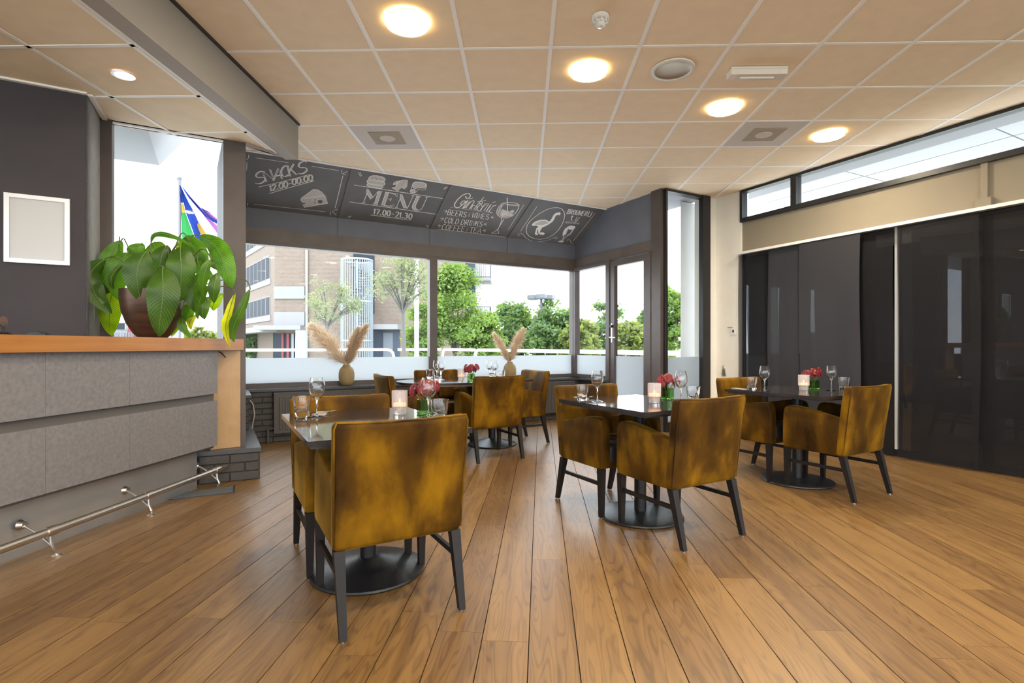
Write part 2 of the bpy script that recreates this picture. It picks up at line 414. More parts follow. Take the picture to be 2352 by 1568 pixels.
# ---------------------------------------------------------------- helpers: meshes and objects
def rootloc(o):
    return o.get('_w', None)
WLOC = {}
class MB:
    def __init__(s): s.v = []; s.f = []
    def add(s, vs, fs):
        k = len(s.v); s.v += [tuple(p) for p in vs]; s.f += [tuple(i + k for i in f) for f in fs]; return s
    def prism(s, poly, z0, z1):
        n = len(poly)
        a = 0
        for i in range(n):
            x0, y0 = poly[i][0], poly[i][1]; x1, y1 = poly[(i + 1) % n][0], poly[(i + 1) % n][1]
            a += x0 * y1 - x1 * y0
        if a < 0: poly = list(reversed(poly))
        vs = [(p[0], p[1], z0) for p in poly] + [(p[0], p[1], z1) for p in poly]
        fs = [tuple(reversed(range(n))), tuple(range(n, 2 * n))] + [(i, (i + 1) % n, n + (i + 1) % n, n + i) for i in range(n)]
        return s.add(vs, fs)
    def obox(s, P, D, E, a0, a1, b0, b1, z0, z1):
        """box in plan axes D, E from point P"""
        q = [(P[0] + D[0] * a + E[0] * b, P[1] + D[1] * a + E[1] * b) for a, b in ((a0, b0), (a1, b0), (a1, b1), (a0, b1))]
        return s.prism(q, min(z0, z1), max(z0, z1))
    def box(s, x0, x1, y0, y1, z0, z1):
        return s.obox((0, 0), (1, 0), (0, 1), x0, x1, y0, y1, z0, z1)
    def hexa(s, lo, hi):
        """lo, hi: 4 corner points each (same order)"""
        return s.add(list(lo) + list(hi), [(3, 2, 1, 0), (4, 5, 6, 7), (0, 1, 5, 4), (1, 2, 6, 5), (2, 3, 7, 6), (3, 0, 4, 7)])
    def tube(s, path, r, n=8, cap=True):
        path = [Vector(p) for p in path]
        m = len(path)
        rs = r if isinstance(r, (list, tuple)) else [r] * m
        ref = None; rings = []
        for i, p in enumerate(path):
            t = (path[min(i + 1, m - 1)] - path[max(i - 1, 0)])
            if t.length < 1e-9: t = Vector((0, 0, 1))
            t.normalize()
            if ref is None:
                ref = Vector((0, 0, 1)) if abs(t.z) < 0.9 else Vector((1, 0, 0))
            a = t.cross(ref)
            if a.length < 1e-6: a = t.cross(Vector((0.3, 1, 0.2)))
            a.normalize(); b = a.cross(t); ref = b
            rings.append([p + (a * math.cos(2 * PI * k / n) + b * math.sin(2 * PI * k / n)) * rs[i] for k in range(n)])
        vs = [q for rg in rings for q in rg]; fs = []
        for i in range(m - 1):
            for k in range(n):
                fs.append((i * n + k, (i + 1) * n + k, (i + 1) * n + (k + 1) % n, i * n + (k + 1) % n))
        if cap:
            fs.append(tuple(range(n))); fs.append(tuple(reversed(range((m - 1) * n, m * n))))
        return s.add(vs, fs)
    def lathe(s, prof, n=24, c=(0, 0, 0), mod=None):
        """prof: (r, z) outline; closed to the axis where r = 0"""
        vs = []; fs = []; idx = []
        for (r, z) in prof:
            if r < 1e-6:
                idx.append([len(vs)] * n); vs.append((c[0], c[1], c[2] + z))
            else:
                row = []
                for k in range(n):
                    rr = r * (mod(k / n, z) if mod else 1)
                    row.append(len(vs)); vs.append((c[0] + rr * math.cos(2 * PI * k / n), c[1] + rr * math.sin(2 * PI * k / n), c[2] + z))
                idx.append(row)
        for i in range(len(prof) - 1):
            for k in range(n):
                q = (idx[i][k], idx[i][(k + 1) % n], idx[i + 1][(k + 1) % n], idx[i + 1][k])
                q2 = []
                for t in q:
                    if t not in q2: q2.append(t)
                if len(q2) > 2: fs.append(tuple(q2))
        return s.add(vs, fs)
    def bevelbox(s, x0, x1, y0, y1, z0, z1, r, seg=3, fn=None, sub=(1, 1, 1)):
        bm = bmesh.new()
        nx, ny, nz = sub
        bmesh.ops.create_cube(bm, size=1)
        for vv in bm.verts:
            vv.co = Vector(((x0 + x1) / 2 + vv.co.x * (x1 - x0), (y0 + y1) / 2 + vv.co.y * (y1 - y0), (z0 + z1) / 2 + vv.co.z * (z1 - z0)))
        bmesh.ops.bevel(bm, geom=list(bm.edges), offset=r, segments=seg, affect='EDGES', profile=0.5, clamp_overlap=True)
        for ax, k, lo, hi in ((0, nx, x0, x1), (1, ny, y0, y1), (2, nz, z0, z1)):
            for i in range(1, k):
                co = Vector((0, 0, 0)); co[ax] = lo + (hi - lo) * i / k
                no = Vector((0, 0, 0)); no[ax] = 1
                bmesh.ops.bisect_plane(bm, geom=list(bm.verts) + list(bm.edges) + list(bm.faces), plane_co=co, plane_no=no)
        if fn:
            for vv in bm.verts: vv.co = Vector(fn(vv.co))
        bm.verts.index_update()
        s.add([tuple(v.co) for v in bm.verts], [tuple(v.index for v in f.verts) for f in bm.faces])
        bm.free(); return s
    def extrude_profile(s, prof, x0, x1, r=0.0):
        """prof in (y, z), extruded along x, optional bevel of the rims"""
        bm = bmesh.new()
        a = [bm.verts.new((x0, y, z)) for y, z in prof]; b = [bm.verts.new((x1, y, z)) for y, z in prof]
        n = len(prof)
        bm.faces.new(list(reversed(a))); bm.faces.new(b)
        rim = []
        for i in range(n): bm.faces.new((a[i], a[(i + 1) % n], b[(i + 1) % n], b[i]))
        bmesh.ops.recalc_face_normals(bm, faces=list(bm.faces))
        if r:
            rim = [e for e in bm.edges if abs(e.verts[0].co.x - e.verts[1].co.x) < 1e-9]
            bmesh.ops.bevel(bm, geom=rim, offset=r, segments=3, affect='EDGES', profile=0.5)
        bm.verts.index_update()
        s.add([tuple(v.co) for v in bm.verts], [tuple(v.index for v in f.verts) for f in bm.faces])
        bm.free(); return s
    def mesh(s, name, mt, smooth=False, origin=(0, 0, 0)):
        me = bpy.data.meshes.new(name)
        ox, oy, oz = origin
        me.from_pydata([(x - ox, y - oy, z - oz) for x, y, z in s.v], [], s.f)
        me.validate(); me.update()
        if mt: me.materials.append(MATS[mt])
        if smooth:
            for p in me.polygons: p.use_smooth = True
            try:
                me.set_sharp_from_angle(angle=math.radians(40))
            except Exception: pass
        return me
    def build(s, name, mt, parent=None, smooth=False, local=False, **tags):
        org = (0, 0, 0)
        if parent is not None and not local: org = WLOC.get(parent.name, (0, 0, 0))
        o = bpy.data.objects.new(name, s.mesh(name, mt, smooth, org))
        COL.objects.link(o)
        if parent is not None:
            o.parent = parent
            WLOC[o.name] = org
        for k, val in tags.items(): o[k] = val
        return o
    def solo(s, name, mt, loc, label, category, smooth=False, group=None, kind=None):
        """a thing that is one mesh, origin at loc (world coordinates kept)"""
        o = bpy.data.objects.new(name, s.mesh(name, mt, smooth, loc))
        COL.objects.link(o); o.location = loc
        WLOC[o.name] = tuple(loc)
        o['label'] = label; o['category'] = category
        if group: o['group'] = group
        if kind: o['kind'] = kind
        return o
def thing(name, label, category, loc=(0, 0, 0), group=None):
    o = bpy.data.objects.new(name, None)
    COL.objects.link(o); o.location = loc; o.empty_display_size = 0.1
    WLOC[o.name] = tuple(loc)
    o['label'] = label; o['category'] = category
    if group: o['group'] = group
    return o
def structure(name, loc=(0, 0, 0), label=None):
    o = bpy.data.objects.new(name, None)
    COL.objects.link(o); o.location = loc; o['kind'] = 'structure'; WLOC[o.name] = tuple(loc)
    if label: o['label'] = label
    return o
def smesh(mb, name, mt, label=None):
    o = mb.build(name, mt); o['kind'] = 'structure'
    if label: o['label'] = label
    return o
def piece(name, me, parent, mtx=None):
    o = bpy.data.objects.new(name, me); COL.objects.link(o); o.parent = parent
    if mtx is not None: o.matrix_local = mtx
    return o
def copy_thing(o, loc, rz, label, group=None, mats=None):
    r = o.copy(); COL.objects.link(r)
    r.location = loc; r.rotation_euler = (0, 0, rz); r['label'] = label
    if group: r['group'] = group
    for ch in o.children:
        c = ch.copy(); COL.objects.link(c); c.parent = r
        for g in ch.children:
            d = g.copy(); COL.objects.link(d); d.parent = c
    return r
def clip_half(poly, p, n):
    """keep the part of poly where (q-p).n >= 0"""
    out = []
    m = len(poly)
    for i in range(m):
        a = poly[i]; b = poly[(i + 1) % m]
        da = (a[0] - p[0]) * n[0] + (a[1] - p[1]) * n[1]; db = (b[0] - p[0]) * n[0] + (b[1] - p[1]) * n[1]
        if da >= 0: out.append(a)
        if (da >= 0) != (db >= 0):
            t = da / (da - db); out.append((a[0] + (b[0] - a[0]) * t, a[1] + (b[1] - a[1]) * t))
    return out
def area(poly):
    return abs(sum(poly[i][0] * poly[(i + 1) % len(poly)][1] - poly[(i + 1) % len(poly)][0] * poly[i][1] for i in range(len(poly)))) / 2 if len(poly) > 2 else 0
def clip_all(poly, halves):
    for p, n in halves:
        poly = clip_half(poly, p, n)
        if len(poly) < 3: return []
    return poly

# ---------------------------------------------------------------- plan of the room (camera at the origin, +Y ahead)
ANG = math.radians(29.4)
U = (math.cos(ANG), math.sin(ANG)); V = (-U[1], U[0]); VN = (-V[0], -V[1]); UN = (-U[0], -U[1])
ZC = 3.11                                             # main ceiling
C0 = (0.990, 8.384)                                   # corner of window wall and door wall
def pl(P, D, s, E=(0, 0), e=0): return (P[0] + D[0] * s + E[0] * e, P[1] + D[1] * s + E[1] * e)
SLOPE_V = -0.785                                      # where the sloping boards meet the ceiling
ZK = 2.702                                             # crease of the boards
P3 = pl(C0, VN, 1.93)                                 # outer corner beside the door
Q5 = pl(P3, U, 0.99)                                  # start of the curtain wall
W5 = Vector((0.4628, -0.8865)).normalized(); W5 = (W5.x, W5.y); W5O = (-W5[1], W5[0])   # along / outward normal
LW0 = (-3.087, 3.96)                                  # left window, left end
WLC = (-2.865, 3.532)                                 # corner of the dark wall
POST = (-2.245, 4.41)
BE = (-1.931, 4.728)                                  # end of the ceiling beam
BD = Vector((0.0239, 1.0)).normalized(); BD = (BD.x, BD.y); BN = (BD[1], -BD[0])
W1L = pl(C0, U, -4.86)
ROOM = [(-6.2, -5.0), pl(Q5, W5, 13.6), Q5, P3, C0, W1L, POST, pl(POST, U, -0.14), LW0, WLC, pl(WLC, U, -3.8)]

# ---------------------------------------------------------------- floor
fl = MB().prism([(p[0], p[1]) for p in ROOM], -0.12, -0.006)
floor = smesh(fl, 'floor', 'floor_gap')
pd = (math.sin(-PLANK_ANG), math.cos(PLANK_ANG)); pn = (pd[1], -pd[0])
PW = 0.1762
# a seam passes through pixel (1211, 1568)
k0 = onz(1211, 1568, 0.0); c0 = k0.x * pn[0] + k0.y * pn[1]
HA = [(C0, VN), (P3, (-V[1], V[0]))]
def sgn_left(P, D, q): return (q[0] - P[0]) * -D[1] + (q[1] - P[1]) * D[0]
NW2 = (-U[0], -U[1])                                  # pointing to the room side of the door wall (left)
regA = [(C0, VN), (P3, NW2)]
regB = [(P3, U), (P3, VN), (Q5, (-W5O[0], -W5O[1]))]
WN_ = W5O
rnd = random.Random(3)
np_ = 0
for r in range(-26, 38):
    a0 = c0 + r * PW + 0.002; a1 = c0 + (r + 1) * PW - 0.002
    y = 0.2 + rnd.random() * 2.0 - 2.2
    while y < 9:
        ln = rnd.choice((1.2, 1.6, 1.9, 2.2, 2.2))
        q = [(pn[0] * a + pd[0] * b, pn[1] * a + pd[1] * b) for a, b in ((a0, y + 0.0006), (a1, y + 0.0006), (a1, y + ln - 0.0006), (a0, y + ln - 0.0006))]
        y += ln
        if max(p[1] for p in q) < 0.9: continue
        cx = sum(p[0] for p in q) / 4; cy = sum(p[1] for p in q) / 4
        if cx < -3.4 + 0 * cy: continue
        if cx > cy * 1.25 + 1.9: continue
        if cx < -cy * 1.25 - 1.9: continue
        mb = MB()
        for rg in (regA + [(POST, U)], regA + [(POST, UN), (POST, VN)], regB):
            # the second region is the floor in front of the post and under the bar
            pp = clip_all(list(q), rg)
            if area(pp) > 1e-5: mb.prism(pp, -0.006, 0.0)
        if mb.v:
            mb.build('floor_plank', 'oak_floor', floor); np_ += 1

# ---------------------------------------------------------------- main ceiling with lay-in tiles
ceil = MB().prism([(p[0], p[1]) for p in ROOM], ZC + 0.012, ZC + 0.2)
ceiling = smesh(ceil, 'ceiling', 'tile_cream')
GA = -0.0235
gx = (math.cos(GA), math.sin(GA)); gy = (-math.sin(GA), math.cos(GA))
G0 = (0.2604, 3.5264)                                 # grid crossing column 4, row 1
def gpt(c, r): return (G0[0] + gx[0] * 0.6 * (c - 4) + gy[0] * 0.6 * (r - 1), G0[1] + gx[1] * 0.6 * (c - 4) + gy[1] * 0.6 * (r - 1))
L1P = pl(C0, V, SLOPE_V)
FASC = ((BE[0] - POST[0]), (BE[1] - POST[1])); fl_ = math.hypot(*FASC); FASC = (FASC[0] / fl_, FASC[1] / fl_); FASN = (-FASC[1], FASC[0])
cregA = [(L1P, VN), (P3, NW2), (BE, BN)]
cregC = [(L1P, VN), (BE, (-BN[0], -BN[1])), (POST, FASN), (pl(POST, U, 0.0), U)]
CREG = (cregA, regB, cregC)
VENTS = [(7, 3), (1, 3)]
for c in range(-2, 16):
    for r in range(-3, 9):
        if (c, r) in VENTS: continue
        q = [gpt(c, r), gpt(c + 1, r), gpt(c + 1, r + 1), gpt(c, r + 1)]
        cx = sum(p[0] for p in q) / 4; cy = sum(p[1] for p in q) / 4
        if cy < 1.6 or cx > cy * 1.05 + 1.0: continue
        mb = MB()
        for rg in CREG:
            pp = clip_all(list(q), rg)
            if area(pp) > 0.003: mb.prism(pp, ZC, ZC + 0.012)
        if mb.v: mb.build('ceiling_tile', 'tile_cream', ceiling)
def bar_poly(a, b, hw):
    d = Vector((b[0] - a[0], b[1] - a[1])).normalized(); n = (-d.y * hw, d.x * hw)
    return [(a[0] + n[0], a[1] + n[1]), (a[0] - n[0], a[1] - n[1]), (b[0] - n[0], b[1] - n[1]), (b[0] + n[0], b[1] + n[1])]
bars = [(gpt(c, -3), gpt(c, 9.5), 0.0125, 0.004) for c in range(-2, 16)] + [(gpt(-2, r), gpt(16, r), 0.0115, 0.003) for r in range(-2, 10)]
for a, b, hw, dz in bars:
    mb = MB()
    for rg in CREG:
        pp = clip_all(bar_poly(a, b, hw), rg)
        pp = clip_half(pp, (0, 1.4), (0, 1)) if len(pp) > 2 else []
        if area(pp) > 0.001: mb.prism(pp, ZC - dz, ZC + 0.004)
    if mb.v: mb.build('ceiling_bar', 'tile_bar', ceiling)

# ---------------------------------------------------------------- beam and lower ceiling over the bar
ZB = 2.783; ZL = 2.80
bm_ = MB().prism([pl(BE, BD, -9), BE, pl(BE, FASC, -0.34), pl(pl(BE, BN, -0.115), BD, -0.02), pl(pl(BE, BN, -0.115), BD, -9)][0:2] + [pl(BE, BN, -0.115), pl(pl(BE, BN, -0.115), BD, -9)], ZB, ZC)
SHG = MB().prism([pl(BE, BD, -9), pl(BE, BD, 0.01), pl(BE, BN, 0.012, BD, 0.01), pl(pl(BE, BN, 0.012), BD, -9)], ZC - 0.022, ZC - 0.001)
beam = structure('trim_1', label='grey ceiling beam above the bar')
bm_.build('beam_body', 'beam_paint', beam)
MB().prism([pl(BE, BD, -9), BE, pl(BE, BN, -0.115), pl(pl(BE, BN, -0.115), BD, -9)], ZB - 0.002, ZB).build('beam_soffit', 'beam_under', beam)
BL = pl(BE, BN, -0.115)
fs_ = MB().prism([BE, POST, pl(POST, VN, 0.05), pl(BL, BD, -0.05)], ZB - 0.003, ZC)
SHG.build('shadow_gap', 'frame_black', beam)
fs_.build('fascia', 'beam_under', beam)
BL = pl(BE, BN, -0.115)
lreg1 = [(BL, (-BN[0], -BN[1])), (pl(LW0, V, 0.06), VN), (WLC, U)]
lreg2 = [(BL, (-BN[0], -BN[1])), (WLC, VN), (WLC, UN)]
LREG = (lreg1, lreg2)
lowceil = structure('ceiling_low', label='lower tiled ceiling over the bar')
big = [(-6.2, -5), (-1.5, -5), (-1.5, 5.2), (-6.2, 5.2)]
mb = MB()
for rg in LREG:
    pp = clip_all(list(big), rg)
    if area(pp) > 0.01: mb.prism(pp, ZL + 0.012, ZL + 0.05)
mb.build('backing', 'tile_cream', lowceil)
LG0 = onz(257, 222, ZL)
def lgpt(c, r): return (LG0.x + gx[0] * 0.6 * c + gy[0] * 0.6 * r, LG0.y + gx[1] * 0.6 * c + gy[1] * 0.6 * r)
for c in range(-4, 2):
    for r in range(-4, 4):
        q = [lgpt(c, r), lgpt(c + 1, r), lgpt(c + 1, r + 1), lgpt(c, r + 1)]
        mb = MB()
        for rg in LREG:
            pp = clip_all(list(q), rg)
            if area(pp) > 0.003: mb.prism(pp, ZL, ZL + 0.012)
        if mb.v: mb.build('ceiling_tile', 'tile_cream', lowceil)
for a, b in [(lgpt(c, -5), lgpt(c, 4)) for c in range(-3, 2)] + [(lgpt(-5, r), lgpt(2, r)) for r in range(-3, 3)]:
    mb = MB()
    for rg in LREG:
        pp = clip_all(bar_poly(a, b, 0.0125), rg)
        if area(pp) > 0.001: mb.prism(pp, ZL - 0.004, ZL + 0.004)
    if mb.v: mb.build('ceiling_bar', 'tile_bar', lowceil)
for a, b in ((pl(WLC, U, -2), WLC), (WLC, LW0), (LW0, pl(LW0, U, 1.0)), (pl(BL, BD, -0.1), pl(BL, BD, -5))):
    d = Vector((b[0] - a[0], b[1] - a[1])).normalized(); n = (d.y, -d.x)
    MB().obox(a, (d.x, d.y), n, 0, math.hypot(b[0] - a[0], b[1] - a[1]), 0, 0.028, ZL - 0.012, ZL + 0.004).build('edge_trim', 'tile_bar', lowceil)

# ---------------------------------------------------------------- window wall: brick upstand, sill, windows, header, sloping boards
SILL = 0.61
BRV = -0.27
wall_back = smesh(MB().obox(C0, U, V, -4.86, 0.0, BRV + 0.008, 0.06, 0.0, SILL - 0.028), 'wall_back', 'mortar_paint')
def brick_mesh(l, h, d):
    return MB().bevelbox(-l / 2, l / 2, -d / 2, d / 2, -h / 2, h / 2, 0.004, 1).mesh('brick', 'brick_paint')
BRL, BRH = 0.218, 0.0648
bme = brick_mesh(BRL - 0.008, BRH - 0.007, 0.02)
bhalf = brick_mesh(BRL / 2 - 0.008, BRH - 0.007, 0.02)
def lay_bricks(parent, P, D, NRM, length, z0, rows, skip=None):
    """bricks on the face through P along D, facing NRM"""
    ang = math.atan2(D[1], D[0])
    for r in range(rows):
        x = 0.0; first = True
        while x < length - 0.03:
            l = BRL / 2 if (first and r % 2) else min(BRL, length - x)
            first = False
            zc = z0 + (r + 0.5) * BRH; xc = x + l / 2
            if not (skip and skip(xc, zc)):
                me = bme if abs(l - BRL) < 1e-4 else (bhalf if abs(l - BRL / 2) < 1e-4 else None)
                if me is None: me = brick_mesh(max(l - 0.008, 0.02), BRH - 0.007, 0.02)
                p = pl(P, D, xc, NRM, -0.004)
                piece('brick', me, parent, Matrix.Translation((p[0], p[1], zc)) @ Matrix.Rotation(ang, 4, 'Z'))
            x += l
RADS = [(-4.42, -2.55), (-2.10, -0.25)]
lay_bricks(wall_back, pl(C0, U, -4.86, V, BRV), U, VN, 4.60, 0.0, 9,
           skip=lambda x, z: any(a + 0.08 < x - 4.86 < b - 0.08 for a, b in RADS) and 0.16 < z < 0.55)
trim_2 = structure('trim_2', label='dark slate window sill under the big windows')
MB().obox(C0, U, V, -4.86, 0.0, BRV - 0.035, 0.02, SILL - 0.028, SILL).build('sill_slab', 'slate_sill', trim_2)
def window(name, P, D, NO, a0, a1, z0, z1, film_z=None, fw=0.055, fd=0.05, fmat='frame_brown', label=None, top=0.055, bot=0.05):
    """frame of four bars, pane and film; NO = outward normal in plan"""
    w = structure(name, label=label)
    MB().obox(P, D, NO, a0, a0 + fw, -fd, fd, z0, z1).build('frame_bar', fmat, w)
    MB().obox(P, D, NO, a1 - fw, a1, -fd, fd, z0, z1).build('frame_bar', fmat, w)
    MB().obox(P, D, NO, a0 + fw, a1 - fw, -fd, fd, z0, z0 + bot).build('frame_bar', fmat, w)
    MB().obox(P, D, NO, a0 + fw, a1 - fw, -fd, fd, z1 - top, z1).build('frame_bar', fmat, w)
    MB().obox(P, D, NO, a0 + fw, a1 - fw, -0.003, 0.003, z0 + bot, z1 - top).build('pane', 'window_glass', w)
    if film_z: MB().obox(P, D, NO, a0 + fw, a1 - fw, -0.0055, -0.0045, z0 + bot, film_z).build('frosted_film', 'frosted_film', w)
    return w
FILM = 0.955
window('window_1', C0, U, V, -4.83, -2.396, SILL, 2.33, FILM, top=0.045, label='large left window with frosted lower band')
window('window_2', C0, U, V, -2.396, 0.0, SILL, 2.33, FILM, top=0.045, label='large right window with frosted lower band')
trim_3 = structure('trim_3', label='brown header beam above the large windows')
MB().obox(C0, U, V, -4.86, 0.0, -0.052, 0.06, 2.33, 2.477).build('header_beam', 'header_brown', trim_3)
wall_header = structure('wall_header', label='dark vertical panels below the menu boards')
for i in range(4):
    MB().obox(C0, U, V, -4.84 + 1.21 * i + 0.003, -3.63 + 1.21 * i - 0.003, -0.04, 0.05, 2.477, ZK).build('panel', 'panel_slate', wall_header)
for i in range(1, 4):
    MB().obox(C0, U, V, -4.84 + 1.21 * i - 0.03, -4.84 + 1.21 * i + 0.03, -0.052, -0.04, 2.477, ZK).build('cover_strip', 'panel_slate', wall_header)
# boards: local frame a (along U), t 0..1 up the slope
def bpt(a, t, off=0.0):
    """point on the sloping board plane; off = distance towards the room"""
    v0, z0 = -0.04, ZK; v1, z1 = SLOPE_V, ZC - 0.004
    ln = math.hypot(v1 - v0, z1 - z0); nv, nz = -(z1 - z0) / ln, (v1 - v0) / ln     # normal to the room (down and inwards)
    v = v0 + (v1 - v0) * t + nv * off; z = z0 + (z1 - z0) * t + nz * off
    p = pl(C0, U, a, V, v)
    return Vector((p[0], p[1], z))
B_O = bpt(0, 0); B_N = (bpt(0, 0, 1) - B_O).normalized()
def on_board(px, py, off=0.003):
    d = Vector((dirx(px), 1, (CY - py) / F)); o = Vector((0, 0, H))
    t = (B_O + B_N * off - o).dot(B_N) / d.dot(B_N)
    return o + d * t
BLAB = ['black chalkboard panel with SNACKS lettering and a wedge of cheese', 'black chalkboard panel with MENU lettering and burger drawing',
        'black chalkboard panel listing cold drinks with a big cocktail glass', 'black chalkboard panel with an ostrich in an egg outline']
boards = []
for i in range(4):
    a0, a1 = -4.84 + 1.21 * i, -3.63 + 1.21 * i
    cc = bpt((a0 + a1) / 2, 0.0)
    t = thing('menu_board', BLAB[i], 'chalkboard', cc, 'chalkboards above the windows')
    MB().hexa([bpt(a0 + 0.004, 0.0), bpt(a1 - 0.004, 0.0), bpt(a1 - 0.004, 1.0), bpt(a0 + 0.004, 1.0)], [bpt(a0 + 0.004, 0, -0.02), bpt(a1 - 0.004, 0, -0.02), bpt(a1 - 0.004, 1, -0.02), bpt(a0 + 0.004, 1, -0.02)]).build('panel', 'board_black', t)
    if i:
        MB().hexa([bpt(a0 - 0.03, 0.0, 0.012), bpt(a0 + 0.03, 0.0, 0.012), bpt(a0 + 0.03, 1.0, 0.012), bpt(a0 - 0.03, 1.0, 0.012)], [bpt(a0 - 0.03, 0, 0), bpt(a0 + 0.03, 0, 0), bpt(a0 + 0.03, 1, 0), bpt(a0 - 0.03, 1, 0)]).build('batten', 'board_black', t)
    boards.append(t)
# white edge strip where ceiling meets the boards
MB().obox(L1P, U, V, -4.9, 0.0, -0.03, -0.002, ZC - 0.012, ZC - 0.001).build('edge_trim', 'tile_bar', ceiling)

# ---- chalk drawing
class Chalk:
    def __init__(s, ox, oy, sc=9.8): s.ox, s.oy, s.sc = ox, oy, sc; s.mb = MB(); s.soft = MB(); s.dark = MB()
    def P(s, x, y, off=0.003): return on_board(s.ox + x / s.sc, s.oy + y / s.sc, off)
    def line(s, pts, w=15, soft=False):
        p = [s.P(*q) for q in pts]
        hw = w / s.sc * 0.5 / F * 6.6
        vs = []; fs = []
        for i, q in enumerate(p):
            t = (p[min(i + 1, len(p) - 1)] - p[max(i - 1, 0)])
            if t.length < 1e-9: t = Vector((1, 0, 0))
            n = t.normalized().cross(B_N) * hw
            vs += [q + n, q - n]
        for i in range(len(p) - 1): fs.append((2 * i, 2 * i + 1, 2 * i + 3, 2 * i + 2))
        (s.soft if soft else s.mb).add(vs, fs)
    def fill(s, pts, soft=True, off=0.0024):
        p = [s.P(q[0], q[1], off) for q in pts]
        (s.soft if soft else s.mb).add(p, [tuple(range(len(p)))])
    def hole(s, pts):
        p = [s.P(q[0], q[1], 0.0042) for q in pts]
        s.dark.add(p, [tuple(range(len(p)))])
    def done(s, board):
        if s.soft.v: s.soft.build('chalk_shading', 'chalk_soft', board, kind='stuff')
        s.mb.build('chalk_drawing', 'chalk', board, kind='stuff')
        if s.dark.v: s.dark.build('chalk_gaps', 'board_black', board, kind='stuff')
def arc(cx, cy, rx, ry, a0, a1, n=10):
    return [(cx + rx * math.cos(math.radians(a0 + (a1 - a0) * i / n)), cy + ry * math.sin(math.radians(a0 + (a1 - a0) * i / n))) for i in range(n + 1)]
GL = {}
GL['S'] = [arc(0.5, 0.74, 0.36, 0.24, 30, 180, 6) + arc(0.5, 0.74, 0.36, 0.24, 180, 270, 4)[1:] + arc(0.5, 0.26, 0.40, 0.24, 90, -150, 9)[1:]]
GL['N'] = [[(0.1, 0), (0.1, 1), (0.9, 0), (0.9, 1)]]
GL['A'] = [[(0.02, 0), (0.5, 1), (0.98, 0)], [(0.2, 0.36), (0.8, 0.36)]]
GL['C'] = [arc(0.56, 0.5, 0.46, 0.5, 50, 310, 12)]
GL['K'] = [[(0.12, 0), (0.12, 1)], [(0.9, 1), (0.14, 0.42)], [(0.4, 0.6), (0.95, 0)]]
GL['0'] = GL['O'] = [arc(0.5, 0.5, 0.42, 0.5, 0, 360, 16)]
GL['1'] = [[(0.2, 0.75), (0.55, 1), (0.55, 0)]]
GL['2'] = [arc(0.5, 0.72, 0.38, 0.28, 170, -30, 8) + [(0.1, 0), (0.92, 0)]]
GL['3'] = [arc(0.45, 0.75, 0.36, 0.25, 150, -90, 8) + arc(0.45, 0.26, 0.42, 0.25, 90, -150, 8)]
GL['7'] = [[(0.08, 0.95), (0.92, 0.95), (0.4, 0)]]
GL['.'] = [arc(0.5, 0.06, 0.12, 0.06, 0, 360, 6)]
GL['-'] = [[(0.15, 0.48), (0.85, 0.48)]]
GL['B'] = [[(0.12, 0), (0.12, 1)], [(0.12, 1)] + arc(0.5, 0.76, 0.32, 0.24, 90, -90, 7) + [(0.12, 0.52)], [(0.5, 0.52)] + arc(0.5, 0.26, 0.4, 0.26, 90, -90, 7) + [(0.12, 0)]]
GL['E'] = [[(0.88, 1), (0.12, 1), (0.12, 0), (0.9, 0)], [(0.12, 0.52), (0.7, 0.52)]]
GL['F'] = [[(0.9, 1), (0.14, 1), (0.14, 0)], [(0.14, 0.52), (0.72, 0.52)]]
GL['R'] = [[(0.12, 0), (0.12, 1)] + arc(0.48, 0.74, 0.36, 0.26, 90, -90, 8) + [(0.12, 0.48)], [(0.4, 0.48), (0.95, 0)]]
GL['W'] = [[(0.0, 1), (0.28, 0), (0.5, 0.8), (0.74, 0), (1.0, 1)]]
GL['I'] = [[(0.5, 0), (0.5, 1)], [(0.3, 1), (0.7, 1)], [(0.3, 0), (0.7, 0)]]
GL['L'] = [[(0.14, 1), (0.14, 0), (0.88, 0)]]
GL['D'] = [[(0.12, 0), (0.12, 1)] + arc(0.42, 0.5, 0.5, 0.5, 90, -90, 9) + [(0.12, 0)]]
GL['T'] = [[(0.02, 1), (0.98, 1)], [(0.5, 1), (0.5, 0)], [(0.3, 0), (0.7, 0)]]
GL['M'] = [[(0.06, 0), (0.12, 1), (0.5, 0.25), (0.88, 1), (0.94, 0)]]
GL['U'] = [[(0.1, 1)] + arc(0.5, 0.34, 0.4, 0.34, 180, 360, 8) + [(0.9, 1)]]
GL['J'] = [[(0.7, 1)] + arc(0.36, 0.2, 0.34, 0.3, 0, -150, 7)]
GL['t'] = [[(0.5, 1)] + arc(0.68, 0.16, 0.2, 0.16, 180, 320, 5), [(0.1, 0.72), (0.85, 0.72)]]
GL['&'] = [[(0.75, 0.9), (0.25, 0.45), (0.25, 0.05), (0.75, 0.1), (0.7, 0.5), (0.3, 0.5)]]
def write(ch, text, O, A, Up, w=13, fill=0.82, dbl=0, narrow='1.I-:', soft=False):
    """letters along vector A from O with cap vector Up, in crop pixels"""
    wts = [0.55 if c in narrow else (0.5 if c == ' ' else 1.0) for c in text]
    tot = sum(wts); x = 0.0
    for c, wt in zip(text, wts):
        if c in GL:
            for st in GL[c]:
                for k in range(1 + (dbl > 0)):
                    pts = []
                    for gx_, gy_ in st:
                        f = (x + wt * (0.5 + (gx_ - 0.5) * fill)) / tot
                        pts.append((O[0] + A[0] * f + Up[0] * gy_ + dbl * k, O[1] + A[1] * f + Up[1] * gy_ + dbl * 0.25 * k))
                    ch.line(pts, w, soft)
        x += wt
